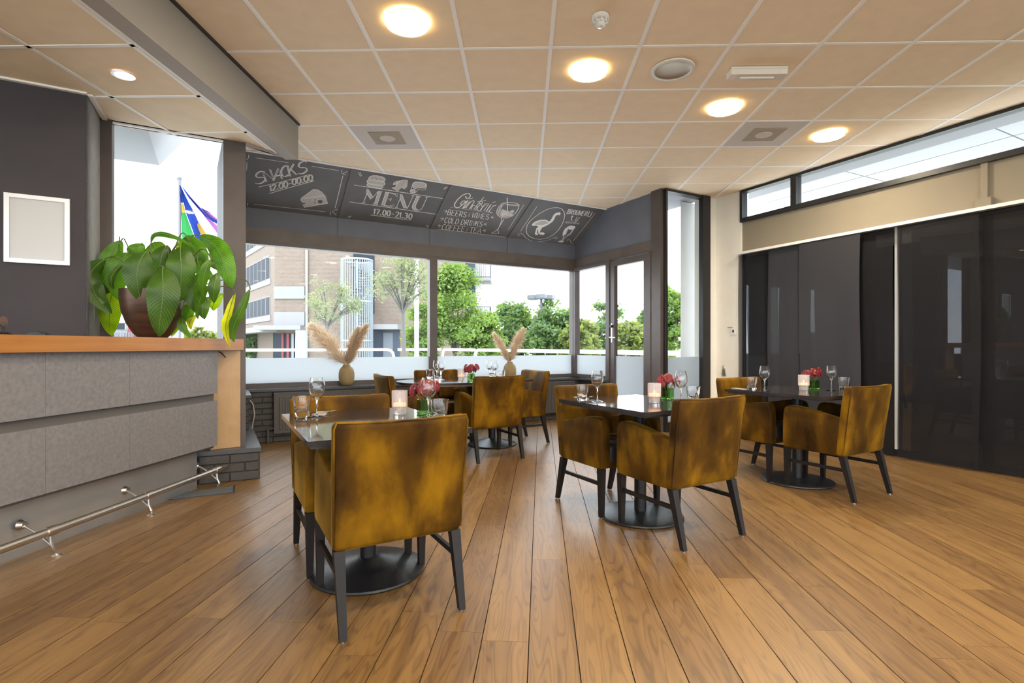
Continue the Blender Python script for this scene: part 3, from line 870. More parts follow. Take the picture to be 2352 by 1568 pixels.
def twist(ch, x, y, sx=1, s=1.0):
    for dx, dy in ((55, -45), (70, 5), (60, 50)):
        ch.line([(x + sx * 18 * s, y + dy * 0.25 * s), (x + sx * dx * s, y + dy * s)], 13)

# board 1: SNACKS
c = Chalk(560, 340)
ltr = [('S', (200, 835), 300, (20, -285)), ('N', (470, 760), 225, (-90, -235)), ('A', (640, 735), 215, (15, -260)), ('C', (800, 665), 230, (0, -240)), ('K', (1000, 640), 195, (-60, -250)), ('S', (1165, 610), 270, (15, -285))]
for chh, o, wd, up in ltr:
    write(c, chh, o, (wd, -wd * 0.23), up, 15, 0.95, dbl=26)
c.line([(330, 878), (800, 770), (1490, 592)], 15)
c.line([(575, 1022), (1000, 895), (1575, 737)], 16)
write(c, '12.00', (575, 975), (420, -105), (-10, -130), 24, 1.0, dbl=8)
c.line([(1015, 805), (1070, 795)], 18)
write(c, '00.00', (1085, 835), (470, -110), (-10, -135), 26, 1.0, dbl=8)
for l in ([(260, 217), (1005, 328)], [(1530, 407), (2140, 505)], [(2232, 620), (2055, 1345)], [(230, 1262), (1840, 1432)], [(112, 150), (100, 235)], [(70, 320), (66, 500)], [(95, 1235), (80, 1300)],
          [(2210, 490), (2198, 555)], [(2215, 578), (2330, 525)], [(2230, 595), (2310, 602)], [(2015, 1398), (2105, 1380)], [(1980, 1415), (2080, 1510)], [(1950, 1430), (1945, 1510)], [(62, 240), (95, 270)]):
    c.line(l, 11)
wedge1 = [(1290, 1130), (1570, 925), (1640, 930), (1740, 980), (1825, 1062)]
wedge2 = [(1285, 1145), (1835, 1075), (1890, 1245), (1360, 1335), (1330, 1275), (1400, 1255), (1400, 1225), (1320, 1225), (1285, 1175)]
for wdg in (wedge1, wedge2):
    c.fill(wdg); c.line(wdg + [wdg[0]], 12)
c.hole(arc(1720, 1207, 55, 42, 0, 360, 14)); c.hole(arc(1608, 1165, 18, 15, 0, 360, 8)); c.hole(arc(1597, 1222, 16, 15, 0, 360, 8))
c.done(boards[0])

# board 2: MENU
c = Chalk(790, 380)
for l in ([(230, 438), (2240, 745)], [(125, 818), (2085, 1097)], [(600, 1112), (1510, 1230)]): c.line(l, 16)
for l in ([(325, 150), (370, 245)], [(360, 150), (400, 238)], [(2245, 520), (2325, 470)], [(2250, 540), (2330, 488)], [(80, 1165), (155, 1128)], [(105, 1180), (165, 1140)], [(1848, 1340), (1885, 1395)], [(1880, 1335), (1912, 1388)]): c.line(l, 10)
bun = [(550, 310), (575, 255), (640, 228), (740, 228), (850, 250), (910, 280), (930, 310), (915, 365)]
pat = [(535, 325), (900, 375), (922, 400), (915, 435), (890, 450), (540, 400), (520, 375), (520, 345)]
bot = [(530, 410), (880, 465), (880, 490), (845, 520), (560, 480), (518, 450), (515, 425)]
for q in (bun, pat, bot): c.fill(q); c.line(q + [q[0]], 14)
for x, y in ((640, 292), (700, 267), (740, 305), (802, 278), (835, 318)): c.hole(arc(x, y, 10, 10, 0, 360, 6))
fish = [(1430, 330), (1420, 400), (1350, 480), (1250, 520), (1215, 585), (1075, 497), (1165, 480), (1200, 400), (1260, 345), (1330, 325)]
c.fill(fish); c.line(fish + [fish[0]], 14)
fin = [(1105, 430), (1130, 380), (1190, 350), (1260, 340), (1190, 400), (1170, 430)]; c.fill(fin); c.line(fin + [fin[0]], 12)
fin = [(1330, 520), (1360, 470), (1425, 400), (1420, 460), (1370, 525)]; c.fill(fin); c.line(fin + [fin[0]], 12)
c.hole(arc(1353, 370, 11, 11, 0, 360, 6))
stk = [(1490, 590), (1530, 480), (1555, 400), (1600, 365), (1750, 372), (1850, 405), (1865, 460), (1830, 540), (1790, 550), (1665, 540), (1620, 600), (1560, 622), (1505, 610)]
c.line(stk + [stk[0]], 13)
ins = [(1548, 440), (1575, 395), (1620, 372), (1750, 385), (1840, 420), (1840, 470), (1810, 510), (1680, 505), (1600, 522), (1555, 500)]
c.fill(ins); c.line(ins + [ins[0]], 11)
c.fill(arc(1560, 570, 48, 40, 0, 360, 12)); c.line(arc(1560, 570, 48, 40, 0, 360, 12), 11)
def stem(q, w=11):
    c.fill(q); c.line(q + [q[0]], w)
c.line([(405, 832), (480, 838)], 20); c.line([(445, 825), (520, 620)], 14)                      # M
stem([(515, 530), (545, 535), (655, 715), (600, 765), (510, 625)])
c.line([(655, 715), (775, 575)], 12)
stem([(775, 575), (850, 582), (748, 870), (680, 862)]); c.line([(770, 572), (870, 588)], 14); c.line([(645, 862), (770, 878)], 16)
stem([(940, 600), (1010, 608), (915, 895), (845, 885)]); c.line([(915, 592), (1220, 640), (1195, 710), (1150, 650), (1010, 608)], 14); c.line([(985, 745), (1035, 755), (1070, 735), (1048, 798), (1030, 768)], 13); c.line([(820, 885), (1020, 912), (1140, 875), (1118, 930), (900, 900)], 15)   # E
c.line([(1150, 938), (1215, 945)], 16); c.line([(1185, 930), (1270, 735)], 13)                     # N
stem([(1270, 645), (1310, 655), (1425, 970), (1345, 955), (1260, 735)])
c.line([(1425, 970), (1560, 685)], 13); c.line([(1520, 672), (1588, 685)], 15)
ul = [(1640, 690), (1705, 700), (1610, 905), (1615, 960), (1650, 990), (1700, 1005), (1620, 1010), (1560, 990), (1535, 950), (1545, 890)]
stem(ul); c.line([(1615, 682), (1735, 702)], 14)
c.line([(1690, 1008), (1750, 975), (1790, 900), (1865, 725)], 13); c.line([(1832, 712), (1900, 724)], 15)
write(c, '17.00-21.30', (650, 1090), (880, 118), (20, -120), 24, 0.85, dbl=6, narrow='.1')
c.done(boards[1])

# board 3: drinks
c = Chalk(990, 420)
G_ = [(775, 300), (800, 350), (850, 345), (888, 290), (870, 245), (800, 238), (700, 280), (600, 370), (530, 470), (530, 530), (580, 560), (640, 545), (720, 480), (775, 420), (765, 400), (715, 410), (665, 460), (680, 490), (720, 480), (800, 420), (835, 390), (720, 560), (705, 575), (750, 560), (880, 400), (780, 570)]
c.line(G_, 26)
c.line([(860, 360), (905, 350), (940, 335)], 16)
c.line([(800, 530), (900, 420), (960, 390), (975, 420), (860, 590), (900, 590), (940, 500), (990, 510)], 20)
c.line([(1190, 320), (960, 595), (1000, 610), (1060, 540), (1110, 480), (1160, 450), (1150, 420)], 20); c.line([(1040, 425), (1200, 400), (1240, 385)], 16)
c.line(arc(1090, 545, 60, 85, 0, 360, 14), 16)
c.line([(1110, 610), (1220, 460), (1110, 600), (1260, 460), (1300, 470), (1190, 630), (1240, 640), (1340, 490)], 18)
c.line([(1360, 480), (1250, 640), (1290, 650), (1400, 520), (1475, 500)], 18); c.line([(1475, 500), (1400, 510), (1310, 640), (1340, 670), (1380, 660)], 18); c.line([(1370, 450), (1460, 420)], 16)
c.line([(430, 548), (900, 610), (1390, 685)], 9, soft=True)
write(c, 'BEERS', (350, 715), (440, 62), (40, -118), 16, 0.88)
write(c, '&', (815, 765), (60, 8), (40, -110), 10, 0.8, soft=True)
write(c, 'WINES', (905, 775), (390, 52), (40, -115), 16, 0.9)
write(c, 'COLD', (280, 892), (330, 40), (40, -118), 16, 0.9)
write(c, 'DRINKS', (650, 935), (500, 50), (45, -112), 16, 0.9)
write(c, 'COFFEE', (220, 1042), (530, 55), (40, -115), 16, 0.9)
write(c, '&', (765, 1095), (70, 8), (40, -105), 10, 0.8, soft=True)
write(c, 'TEA', (850, 1105), (270, 26), (35, -112), 16, 0.9)
c.line([(160, 1040), (700, 1100), (1680, 1218)], 12)
for x, y, sx in ((365, 645, -1), (280, 815, -1), (215, 970, -1)):
    c.line([(x, y), (x - 70, y - 25)], 13); c.line([(x - 20, y - 35), (x, y), (x - 60, y + 30)], 13)
for x, y in ((1345, 770), (1190, 925), (1170, 1070)):
    c.line([(x + 60, y - 28), (x, y), (x + 55, y + 30)], 13); c.line([(x + 10, y), (x + 65, y + 5)], 13)
bowl = [(1600, 460), (1540, 520), (1490, 600), (1478, 660), (1500, 720), (1550, 760), (1610, 785), (1700, 790), (1800, 755), (1900, 680), (1960, 590), (1985, 500), (1930, 460), (1820, 440), (1700, 438), (1600, 460)]
c.line(bowl, 18); c.line([(1600, 460), (1700, 478), (1850, 490), (1985, 500)], 14); c.line([(1720, 495), (1960, 515)], 14)
c.line([(1712, 330), (1722, 640)], 20)
c.line([(1585, 770), (1590, 850), (1520, 1020), (1440, 1095), (1370, 1115), (1360, 1130), (1440, 1140), (1530, 1140), (1500, 1060), (1530, 1000), (1640, 810)], 16)
c.fill([(1540, 620), (1620, 590), (1690, 620), (1760, 640), (1840, 600), (1880, 640), (1800, 740), (1700, 775), (1600, 770), (1530, 710)])
for k in range(16):
    rr = random.Random(k); c.line(arc(1560 + rr.random() * 280, 630 + rr.random() * 110, 26, 20, 0, 360, 7), 9)
c.fill([(1500, 640), (1560, 520), (1600, 480), (1640, 485), (1590, 560), (1560, 640), (1560, 740), (1510, 700)])
c.line([(2090, 490), (1735, 1055)], 11)
c.done(boards[2])

# board 4: ostrich
c = Chalk(1170, 450)
egg = [(1100, 262), (1180, 290), (1230, 350), (1245, 440), (1225, 550), (1170, 670), (1090, 780), (980, 880), (850, 945), (700, 975), (560, 962), (450, 910), (390, 840), (378, 760), (400, 660), (460, 570), (560, 480), (700, 380), (850, 300), (980, 265), (1100, 262)]
c.line(egg, 17)
ost = [(500, 660), (530, 610), (600, 565), (700, 535), (800, 530), (850, 545), (890, 575), (930, 545), (960, 490), (1000, 420), (1040, 385), (1140, 362), (1145, 385), (1165, 400), (1140, 410), (1140, 432), (1080, 425), (1040, 450), (1010, 520), (970, 580), (900, 630), (820, 675), (740, 710), (700, 770), (685, 825), (700, 850), (650, 835), (645, 800), (650, 750), (630, 760), (620, 820), (650, 870), (600, 878), (570, 850), (590, 790), (605, 730), (650, 690), (600, 662), (540, 675)]
c.fill(ost, soft=False); c.fill([(560, 630), (700, 560), (820, 560), (880, 610), (760, 650), (620, 650)], soft=True, off=0.0042)
c.fill([(650, 850), (690, 820), (760, 815), (800, 845), (770, 875), (700, 870)], soft=False)
write(c, 'BROUWERIJ', (1275, 395), (560, 70), (50, -100), 17, 0.85, dbl=6)
c.line([(1790, 345), (1800, 335)], 16); c.line([(1855, 360), (1868, 350)], 16)
write(c, 't', (1355, 545), (70, 5), (30, -110), 22, 1.0)
c.line([(1530, 470), (1480, 550), (1520, 555)], 20); c.line([(1585, 475), (1510, 575), (1460, 575)], 20); c.line([(1545, 445), (1552, 440)], 16); c.line([(1600, 455), (1607, 450)], 16)
c.line([(1330, 535), (1460, 548)], 6, soft=True)
write(c, '-AMSTERDAM-', (1235, 605), (340, 38), (22, -44), 8, 0.85)
gls = [(1270, 720), (1210, 820), (1205, 890), (1225, 920), (1180, 1000), (1110, 1015), (1105, 1030), (1200, 1040), (1215, 1020), (1205, 1000), (1270, 915), (1370, 860), (1430, 780), (1470, 700)]
c.line(gls, 18)
c.fill([(1250, 750), (1310, 690), (1380, 665), (1480, 680), (1480, 720), (1440, 755), (1360, 760), (1320, 735), (1290, 770)], soft=False)
c.fill([(1210, 830), (1260, 745), (1300, 760), (1250, 880), (1215, 890)], soft=False)
c.line([(1330, 730), (1260, 880)], 14); c.line([(1420, 750), (1380, 830), (1300, 890)], 16)
c.fill([(1105, 1030), (1180, 1000), (1220, 1035)], soft=False)
c.line([(620, 235), (250, 795)], 12); c.line([(1935, 385), (1435, 1010)], 12)
c.line([(240, 880), (215, 895), (192, 880), (205, 850), (260, 838), (310, 870), (370, 940), (450, 990), (560, 1015), (700, 1022), (830, 1010), (920, 975), (1010, 930), (1060, 930), (1080, 950), (1050, 970), (1015, 960)], 11)
c.line([(1300, 1005), (1290, 990), (1340, 975), (1370, 1000), (1385, 1050), (1420, 1075), (1445, 1075)], 11)
c.done(boards[3])

# ---------------------------------------------------------------- door wall
DW = VN
wall_door = structure('wall_door', label='dark panelled wall above the glass door')
MB().prism([pl(C0, U, 0.0, V, SLOPE_V - 0.0)] * 0 + [pl(C0, DW, -0.02), pl(C0, DW, 1.93), pl(C0, DW, 1.93, U, 0.06), pl(C0, DW, -0.02, U, 0.06)], 2.477, ZC + 0.01).build('panel', 'panel_slate', wall_door)
MB().obox(C0, DW, U, -0.02, 1.76, -0.03, 0.06, 2.345, 2.477).build('header_beam', 'header_brown', wall_door)
MB().obox(C0, DW, U, 0.0, 1.76, -0.045, 0.0, 2.33, 2.345).build('drip_strip', 'frame_brown', wall_door)
smesh(MB().obox(C0, DW, U, 0.0, 0.92, -0.10, 0.06, 0.0, SILL - 0.028), 'wall_door_low', 'brick_paint')
MB().obox(C0, DW, U, 0.0, 0.92, -0.16, 0.02, SILL - 0.028, SILL).build('sill_slab', 'slate_sill', trim_2)
window('window_3', C0, DW, U, 0.04, 0.90, SILL, 2.335, FILM, label='narrow window between corner and glass door')
door = structure('door_1', label='glazed door with frosted lower part')
MB().obox(C0, DW, U, 0.90, 0.935, -0.06, 0.05, 0.0, 2.335).build('door_frame', 'frame_brown', door)
MB().obox(C0, DW, U, 0.935, 1.03, -0.045, 0.02, 0.02, 2.32).build('stile', 'frame_brown', door)
MB().obox(C0, DW, U, 1.62, 1.715, -0.045, 0.02, 0.02, 2.32).build('stile', 'frame_brown', door)
MB().obox(C0, DW, U, 1.03, 1.62, -0.045, 0.02, 0.02, 0.16).build('rail', 'frame_brown', door)
MB().obox(C0, DW, U, 1.03, 1.62, -0.045, 0.02, 2.235, 2.32).build('rail', 'frame_brown', door)
MB().obox(C0, DW, U, 1.03, 1.62, -0.012, -0.006, 0.16, 2.235).build('pane', 'window_glass', door)
MB().obox(C0, DW, U, 1.03, 1.62, -0.0145, -0.0135, 0.16, FILM).build('frosted_film', 'frosted_film', door)
MB().obox(C0, DW, U, 1.715, 1.76, -0.06, 0.05, 0.0, 2.335).build('door_frame', 'frame_brown', door)
MB().obox(C0, DW, U, 0.975, 1.0, -0.056, -0.045, 1.15, 1.42).build('lock_plate', 'aluminium', door)
hp = pl(C0, DW, 0.985, U, -0.09)
MB().tube([(*pl(C0, DW, 0.985, U, -0.045), 1.22), (*hp, 1.22), (*pl(C0, DW, 1.1, U, -0.09), 1.215)], 0.010).build('handle', 'aluminium', door, smooth=True)
MB().tube([(*pl(C0, DW, 0.985, U, -0.045), 1.38), (*pl(C0, DW, 0.985, U, -0.08), 1.38)], 0.022).build('lock_knob', 'black_plastic', door, smooth=True)
trim_4 = structure('trim_4', label='brown corner post beside the glass door')
MB().obox(C0, DW, U, 1.76, 1.93, -0.05, 0.07, 0.0, ZC).build('post', 'frame_brown', trim_4)
MB().obox(C0, U, V, -0.05, 0.03, -0.05, 0.05, 0.0 + SILL, 2.477).build('corner_post', 'frame_brown', trim_4)
# narrow full-height window and cream return
window('window_4', P3, U, V, 0.0, 0.80, 0.0, ZC - 0.004, FILM, fw=0.03, bot=0.12, top=0.03, fmat='frame_black', label='tall narrow window beside the cream wall')
MB().obox(P3, U, V, 0.655, 0.80, -0.07, 0.0, 0.0, ZC - 0.002).build('frame_post', 'frame_black', trim_4)
wall_right = structure('wall_right', label='cream wall with the curtain rail')
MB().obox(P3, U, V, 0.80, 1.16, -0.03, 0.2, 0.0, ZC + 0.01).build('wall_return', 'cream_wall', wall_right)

# ---------------------------------------------------------------- curtain wall (right)
INW = (-W5O[0], -W5O[1])
tcl = onwall(1708, Q5, W5)
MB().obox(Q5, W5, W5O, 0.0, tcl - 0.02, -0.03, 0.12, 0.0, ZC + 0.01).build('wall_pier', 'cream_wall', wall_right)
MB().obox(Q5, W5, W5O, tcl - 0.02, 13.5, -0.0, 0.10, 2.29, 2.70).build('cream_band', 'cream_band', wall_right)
MB().obox(Q5, W5, W5O, tcl - 0.02, 13.5, 0.0, 0.10, 0.0, 0.07).build('plinth', 'frame_black', wall_right)
for k in range(5):  # unseen stretch of wall, opened between these piers to add daylight
    MB().obox(Q5, W5, W5O, 6.2 + k * 1.82, 6.32 + k * 1.82, 0.0, 0.10, 0.07, 2.29).build('pier', 'frame_brown', wall_right)
tm = onwall(1828, Q5, W5)
window('window_5', Q5, W5, W5O, tcl - 0.02, tm, 2.70, ZC - 0.002, fw=0.035, bot=0.05, top=0.03, fmat='frame_black', label='short end pane of the high window strip')
window('window_6', Q5, W5, W5O, tm, 6.2, 2.70, ZC - 0.002, fw=0.035, bot=0.05, top=0.03, fmat='frame_black', label='long pane of the high window strip')
window('window_7', Q5, W5, W5O, 6.2, 13.5, 2.70, ZC - 0.002, fw=0.035, bot=0.05, top=0.03, fmat='frame_black')
glz = structure('window_8', label='dark glazing behind the curtains')
for a0, a1 in ((tcl - 0.02, 1.62), (1.62, 3.2), (3.2, 4.7), (4.7, 6.2)):
    MB().obox(Q5, W5, W5O, a0 + 0.03, a1 - 0.0, 0.02, 0.035, 0.07, 2.29).build('pane', 'dark_pane', glz)
    MB().obox(Q5, W5, W5O, a0, a0 + 0.03, 0.0, 0.06, 0.07, 2.29).build('frame_bar', 'frame_black', glz)
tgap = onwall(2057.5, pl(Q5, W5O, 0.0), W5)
MB().obox(Q5, W5, W5O, tgap - 0.011, tgap + 0.011, 0.0, 0.02, 0.07, 2.29).build('painted_gap_light', 'white_paint', glz)  # added white bar that paints the brightness of the curtain gap
rail = thing('curtain_rail', 'white curtain rail along the cream wall above the dark curtains', 'curtain rail', (*pl(Q5, W5, tcl, INW, 0.07), 2.28))
MB().obox(Q5, W5, INW, tcl - 0.02, 6.0, 0.0, 0.14, 2.282, 2.298).build('track', 'white_plastic', rail)
MB().obox(Q5, W5, INW, tcl - 0.02, 6.0, 0.128, 0.14, 2.268, 2.282).build('lip', 'white_plastic', rail)
CUR = [(1697, 1769, 0.055, 'screen_cloth', 'sheer dark curtain panel at the cream pier end'),
       (1764, 1837, 0.085, 'screen_cloth_double', 'narrow opaque charcoal curtain second from the cream pier'),
       (1836, 1976, 0.125, 'screen_cloth_double', 'wide opaque charcoal curtain hanging proud beside the middle'),
       (1968, 2053, 0.060, 'screen_cloth', 'sheer dark curtain left of the bright vertical gap'),
       (2062, 2251, 0.115, 'screen_cloth', 'wide sheer dark curtain right of the bright vertical gap'),
       (2235, 2560, 0.060, 'screen_cloth', 'sheer dark curtain at the right picture edge')]
for i, (xa, xb, off, mt, lb) in enumerate(CUR):
    Pq = pl(Q5, INW, off)
    a0 = onwall(xa, Pq, W5); a1 = onwall(xb, Pq, W5)
    nx, nz = 26, 16
    vs = []; fs = []
    rr = random.Random(20 + i); ph = rr.random() * 6; top = 2.268
    for k in range(nz + 1):
        z = 0.018 + (top - 0.018) * k / nz; loose = 1 - k / nz
        for j in range(nx + 1):
            f = j / nx
            s = a0 + (a1 - a0) * f
            e = off + 0.006 * math.sin(f * 9 + ph) * (0.3 + loose) + 0.004 * math.sin(f * 23 + z * 2.2 + ph) * loose
            if i in (2, 0): e += 0.03 * loose * math.sin(PI * min(1, max(0, (1 - f) * 5))) * (f > 0.8) + (0.03 * loose * (1 - f * 5) if f < 0.2 and i == 0 else 0)
            p = pl(Q5, W5, s + 0.008 * math.sin(z * 3 + ph) * (1 if j in (0, nx) else 0), INW, e)
            vs.append((p[0], p[1], z))
    for k in range(nz):
        for j in range(nx):
            b = k * (nx + 1) + j; fs.append((b, b + 1, b + nx + 2, b + nx + 1))
    pc = pl(Q5, W5, (a0 + a1) / 2, INW, off)
    MB().add(vs, fs).solo('curtain', mt, (pc[0], pc[1], 0.018), lb, 'curtain', smooth=True, group='dark curtain panels on the right wall')
# conduit and box on the cream band, socket, latch
tb = onwall(2262, Q5, W5)
t = thing('cable_duct', 'white cable duct and junction box on the cream wall above curtains', 'cable duct', (*pl(Q5, W5, tb), 2.30))
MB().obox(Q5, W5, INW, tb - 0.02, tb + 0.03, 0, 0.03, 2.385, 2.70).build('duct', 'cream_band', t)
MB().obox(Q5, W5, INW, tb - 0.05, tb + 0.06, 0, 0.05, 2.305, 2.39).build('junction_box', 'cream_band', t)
ts = onwall(1687, pl(Q5, INW, 0.03), W5)
t = thing('wall_socket', 'small white socket with short cable on the cream pier', 'socket', (*pl(Q5, W5, ts, INW, 0.03), 1.27))
MB().obox(Q5, W5, INW, ts - 0.035, ts + 0.025, 0.03, 0.05, 1.25, 1.34).build('socket_plate', 'white_plastic', t)
MB().obox(Q5, W5, INW, ts - 0.015, ts + 0.008, 0.05, 0.054, 1.275, 1.31).build('socket_hole', 'black_plastic', t)
MB().tube([(*pl(Q5, W5, ts - 0.1, INW, 0.04), 1.345), (*pl(Q5, W5, ts - 0.03, INW, 0.045), 1.345), (*pl(Q5, W5, ts, INW, 0.045), 1.335)], 0.004, 6).build('cable', 'black_plastic', t)
tl_ = onwall(1664, pl(Q5, INW, 0.03), W5)
t = thing('door_hook', 'small metal latch on the cream pier above the back chair', 'latch', (*pl(Q5, W5, tl_, INW, 0.03), 0.74))
q = [pl(Q5, W5, tl_ - 0.03, INW, 0.03), pl(Q5, W5, tl_ + 0.03, INW, 0.03)]
MB().hexa([(*pl(Q5, W5, tl_ - 0.034, INW, 0.03), 0.70), (*pl(Q5, W5, tl_ + 0.034, INW, 0.03), 0.70), (*pl(Q5, W5, tl_ + 0.034, INW, 0.05), 0.70), (*pl(Q5, W5, tl_ - 0.034, INW, 0.05), 0.70)],
          [(*pl(Q5, W5, tl_ - 0.016, INW, 0.03), 0.80), (*pl(Q5, W5, tl_ + 0.016, INW, 0.03), 0.80), (*pl(Q5, W5, tl_ + 0.016, INW, 0.05), 0.80), (*pl(Q5, W5, tl_ - 0.016, INW, 0.05), 0.80)]).build('plate', 'brushed_steel', t)
MB().tube([(*pl(Q5, W5, tl_, INW, 0.05), 0.79), (*pl(Q5, W5, tl_, INW, 0.06), 0.825), (*pl(Q5, W5, tl_, INW, 0.045), 0.84)], 0.008, 6).build('hook', 'brushed_steel', t)

# ---------------------------------------------------------------- left: dark wall, left window, post, side wall, brick ledge
wall_left = structure('wall_left', label='dark painted wall behind the bar')
MB().obox(WLC, U, V, -3.85, 0.0, 0.0, 0.16, 0.0, ZL + 0.06).build('wall_face', 'dark_wall', wall_left)
MB().obox(WLC, U, V, -0.012, 0.0, 0.0, math.hypot(LW0[0] - WLC[0], LW0[1] - WLC[1]) + 0.02, 0.0, ZL + 0.06).build('concrete_return', 'concrete_grey', wall_left)
wfl = structure('wall_far_left', label='unseen side wall behind the bar, opened for more daylight')  # out of view, left open between piers to bring in more daylight
MB().box(-6.35, -6.2, -5.0, 1.8, 0.0, 0.4).build('parapet', 'cream_wall', wfl)
MB().box(-6.35, -6.2, -5.0, 1.8, 2.75, ZC + 0.1).build('lintel', 'cream_wall', wfl)
for k in range(5): MB().box(-6.35, -6.2, -5.0 + k * 1.68, -4.9 + k * 1.68, 0.4, 2.75).build('pier', 'frame_brown', wfl)
lw = onwall(523, LW0, U)
window('window_9', LW0, U, V, -0.06, lw + 0.02, 0.9, ZL + 0.02, fw=0.05, top=0.02, bot=0.05, fmat='frame_brown', label='window behind the plant on the bar')
smesh(MB().obox(LW0, U, V, 0.0, lw + 0.1, -0.02, 0.1, 0.0, 0.9), 'wall_left_low', 'dark_wall')
MB().obox(LW0, U, V, -0.06, 0.055, -0.055, 0.055, 0.9, ZL + 0.02).build('frame_post', 'frame_brown', wall_left)
trim_5 = structure('trim_5', label='brown post between bar and big window')
MB().obox(POST, U, V, -0.165, 0.0, -0.03, 0.14, 0.25, ZL + 0.02).build('post', 'frame_brown', trim_5)
wall_side = structure('wall_side', label='dark side wall between post and big window')
MB().prism([POST, W1L, pl(W1L, U, -0.12), pl(POST, U, -0.12)], 0.0, ZC + 0.01).build('wall_face', 'dark_wall', wall_side)
# brick ledge with slate slab
lf0 = onz(456, 1113, 0.0); lf1 = onz(595.5, 1099, 0.0)
LD = Vector((lf1.x - lf0.x, lf1.y - lf0.y)); LLEN = LD.length; LD.normalize(); LDt = (LD.x, LD.y); LDo = (-LD.y, LD.x)
ledge = structure('wall_ledge', label='low dark brick ledge with slate top beside the bar')
Pl0 = (lf0.x, lf0.y)
LBK = pl(Pl0, LDt, LLEN)
back_e = pl(LBK, V, 1.55)
core = [pl(Pl0, LDo, 0.008), pl(LBK, LDo, 0.008, LDt, -0.008), pl(back_e, U, -0.008), pl(back_e, U, -0.3), pl(Pl0, LDo, 0.4)]
MB().prism(core, 0.0, 0.225).build('core', 'mortar_paint', ledge)
MB().prism([pl(Pl0, LDo, -0.012, LDt, -0.01), pl(LBK, LDo, -0.012, LDt, 0.014), pl(back_e, U, 0.014), pl(back_e, U, -0.3), pl(Pl0, LDo, 0.4, LDt, -0.01)], 0.227, 0.262).build('slate_slab', 'slate_sill', ledge)
ldr = structure('wall_ledge_bricks') if False else ledge
def lay_simple(parent, P, D, NRM, length, z0, rows):
    lay_bricks(parent, P, D, NRM, length, z0, rows)
save = BRH; BRH = 0.0742
bme2 = brick_mesh(BRL - 0.008, BRH - 0.007, 0.02); bme_old, bhalf_old = bme, bhalf
bme = bme2; bhalf = brick_mesh(BRL / 2 - 0.008, BRH - 0.007, 0.02)
lay_bricks(ledge, Pl0, LDt, (-LDo[0], -LDo[1]), LLEN, 0.0, 3)
lay_bricks(ledge, LBK, V, U, 1.5, 0.0, 3)
BRH = save; bme, bhalf = bme_old, bhalf_old
upv = pl(LBK, V, 1.03)
up = structure('wall_upstand', label='brick upstand with slate cap left of the radiator')
MB().prism([pl(upv, U, -0.03), pl(back_e, U, -0.03), pl(back_e, U, -0.3), pl(upv, U, -0.3)], 0.262, SILL - 0.028).build('core', 'mortar_paint', up)
lay_bricks(up, pl(upv, V, -0.0, U, -0.3), U, VN, 0.27, 0.262, 5)
MB().prism([pl(upv, U, -0.005, V, -0.03), pl(back_e, U, -0.005, V, 0.1), pl(back_e, U, -0.3, V, 0.1), pl(upv, U, -0.3, V, -0.03)], SILL - 0.028, SILL + 0.0).build('slate_cap', 'slate_sill', up)
wp = pl(upv, U, -0.02, V, -0.03)
MB().tube([(wp[0], wp[1], 0.56), (wp[0] + 0.03, wp[1], 0.52), (wp[0] + 0.045, wp[1], 0.42), (wp[0] + 0.02, wp[1], 0.28)], 0.006, 6).solo('loose_cable', 'linen', (wp[0], wp[1], 0.28), 'cream cable hanging beside the brick upstand', 'cable', smooth=True)

# radiators
for i, (a0, a1) in enumerate(RADS):
    t = thing('radiator', ['grey panel radiator under the left large window', 'grey panel radiator under the right large window'][i], 'radiator', (*pl(C0, U, (a0 + a1) / 2, V, BRV - 0.07), 0.0), 'radiators under the sill')
    MB().obox(C0, U, V, a0, a1, BRV - 0.095, BRV - 0.02, 0.11, 0.555).build('body', 'radiator_paint', t)
    MB().obox(C0, U, V, a0 - 0.004, a1 + 0.004, BRV - 0.10, BRV - 0.012, 0.555, 0.568).build('top_grille', 'radiator_paint', t)
    n = int((a1 - a0 - 0.08) / 0.06)
    rib = MB().bevelbox(-0.017, 0.017, -0.008, 0.004, 0.0, 0.37, 0.007, 2)
    rme = rib.mesh('rib', 'radiator_paint')
    base = WLOC[t.name]
    for k in range(n):
        p = pl(C0, U, a0 + 0.07 + k * 0.06, V, BRV - 0.095)
        piece('rib', rme, t, Matrix.Translation((p[0] - base[0], p[1] - base[1], 0.145)) @ Matrix.Rotation(ANG, 4, 'Z'))
    p = pl(C0, U, a0 - 0.06, V, BRV - 0.06)
    MB().tube([(p[0], p[1], 0.0), (p[0], p[1], 0.16), (*pl(C0, U, a0, V, BRV - 0.06), 0.165)], 0.013, 8).build('supply_pipe', 'radiator_paint', t, smooth=True)

# ---------------------------------------------------------------- rear of the room (behind the camera): unseen wall, openings enlarged for daylight
rear = structure('wall_rear', label='unseen rear wall with openings enlarged for daylight')
xr = pl(Q5, W5, 13.6)[0]
MB().box(-6.2, xr, -5.1, -5.0, 0.0, 0.35).build('parapet', 'cream_wall', rear)
MB().box(-6.2, xr, -5.1, -5.0, 2.85, ZC + 0.1).build('lintel', 'cream_wall', rear)
xx = -6.2
while xx < xr:
    MB().box(xx, xx + 0.12, -5.1, -5.0, 0.35, 2.85).build('pier', 'frame_brown', rear); xx += 1.9

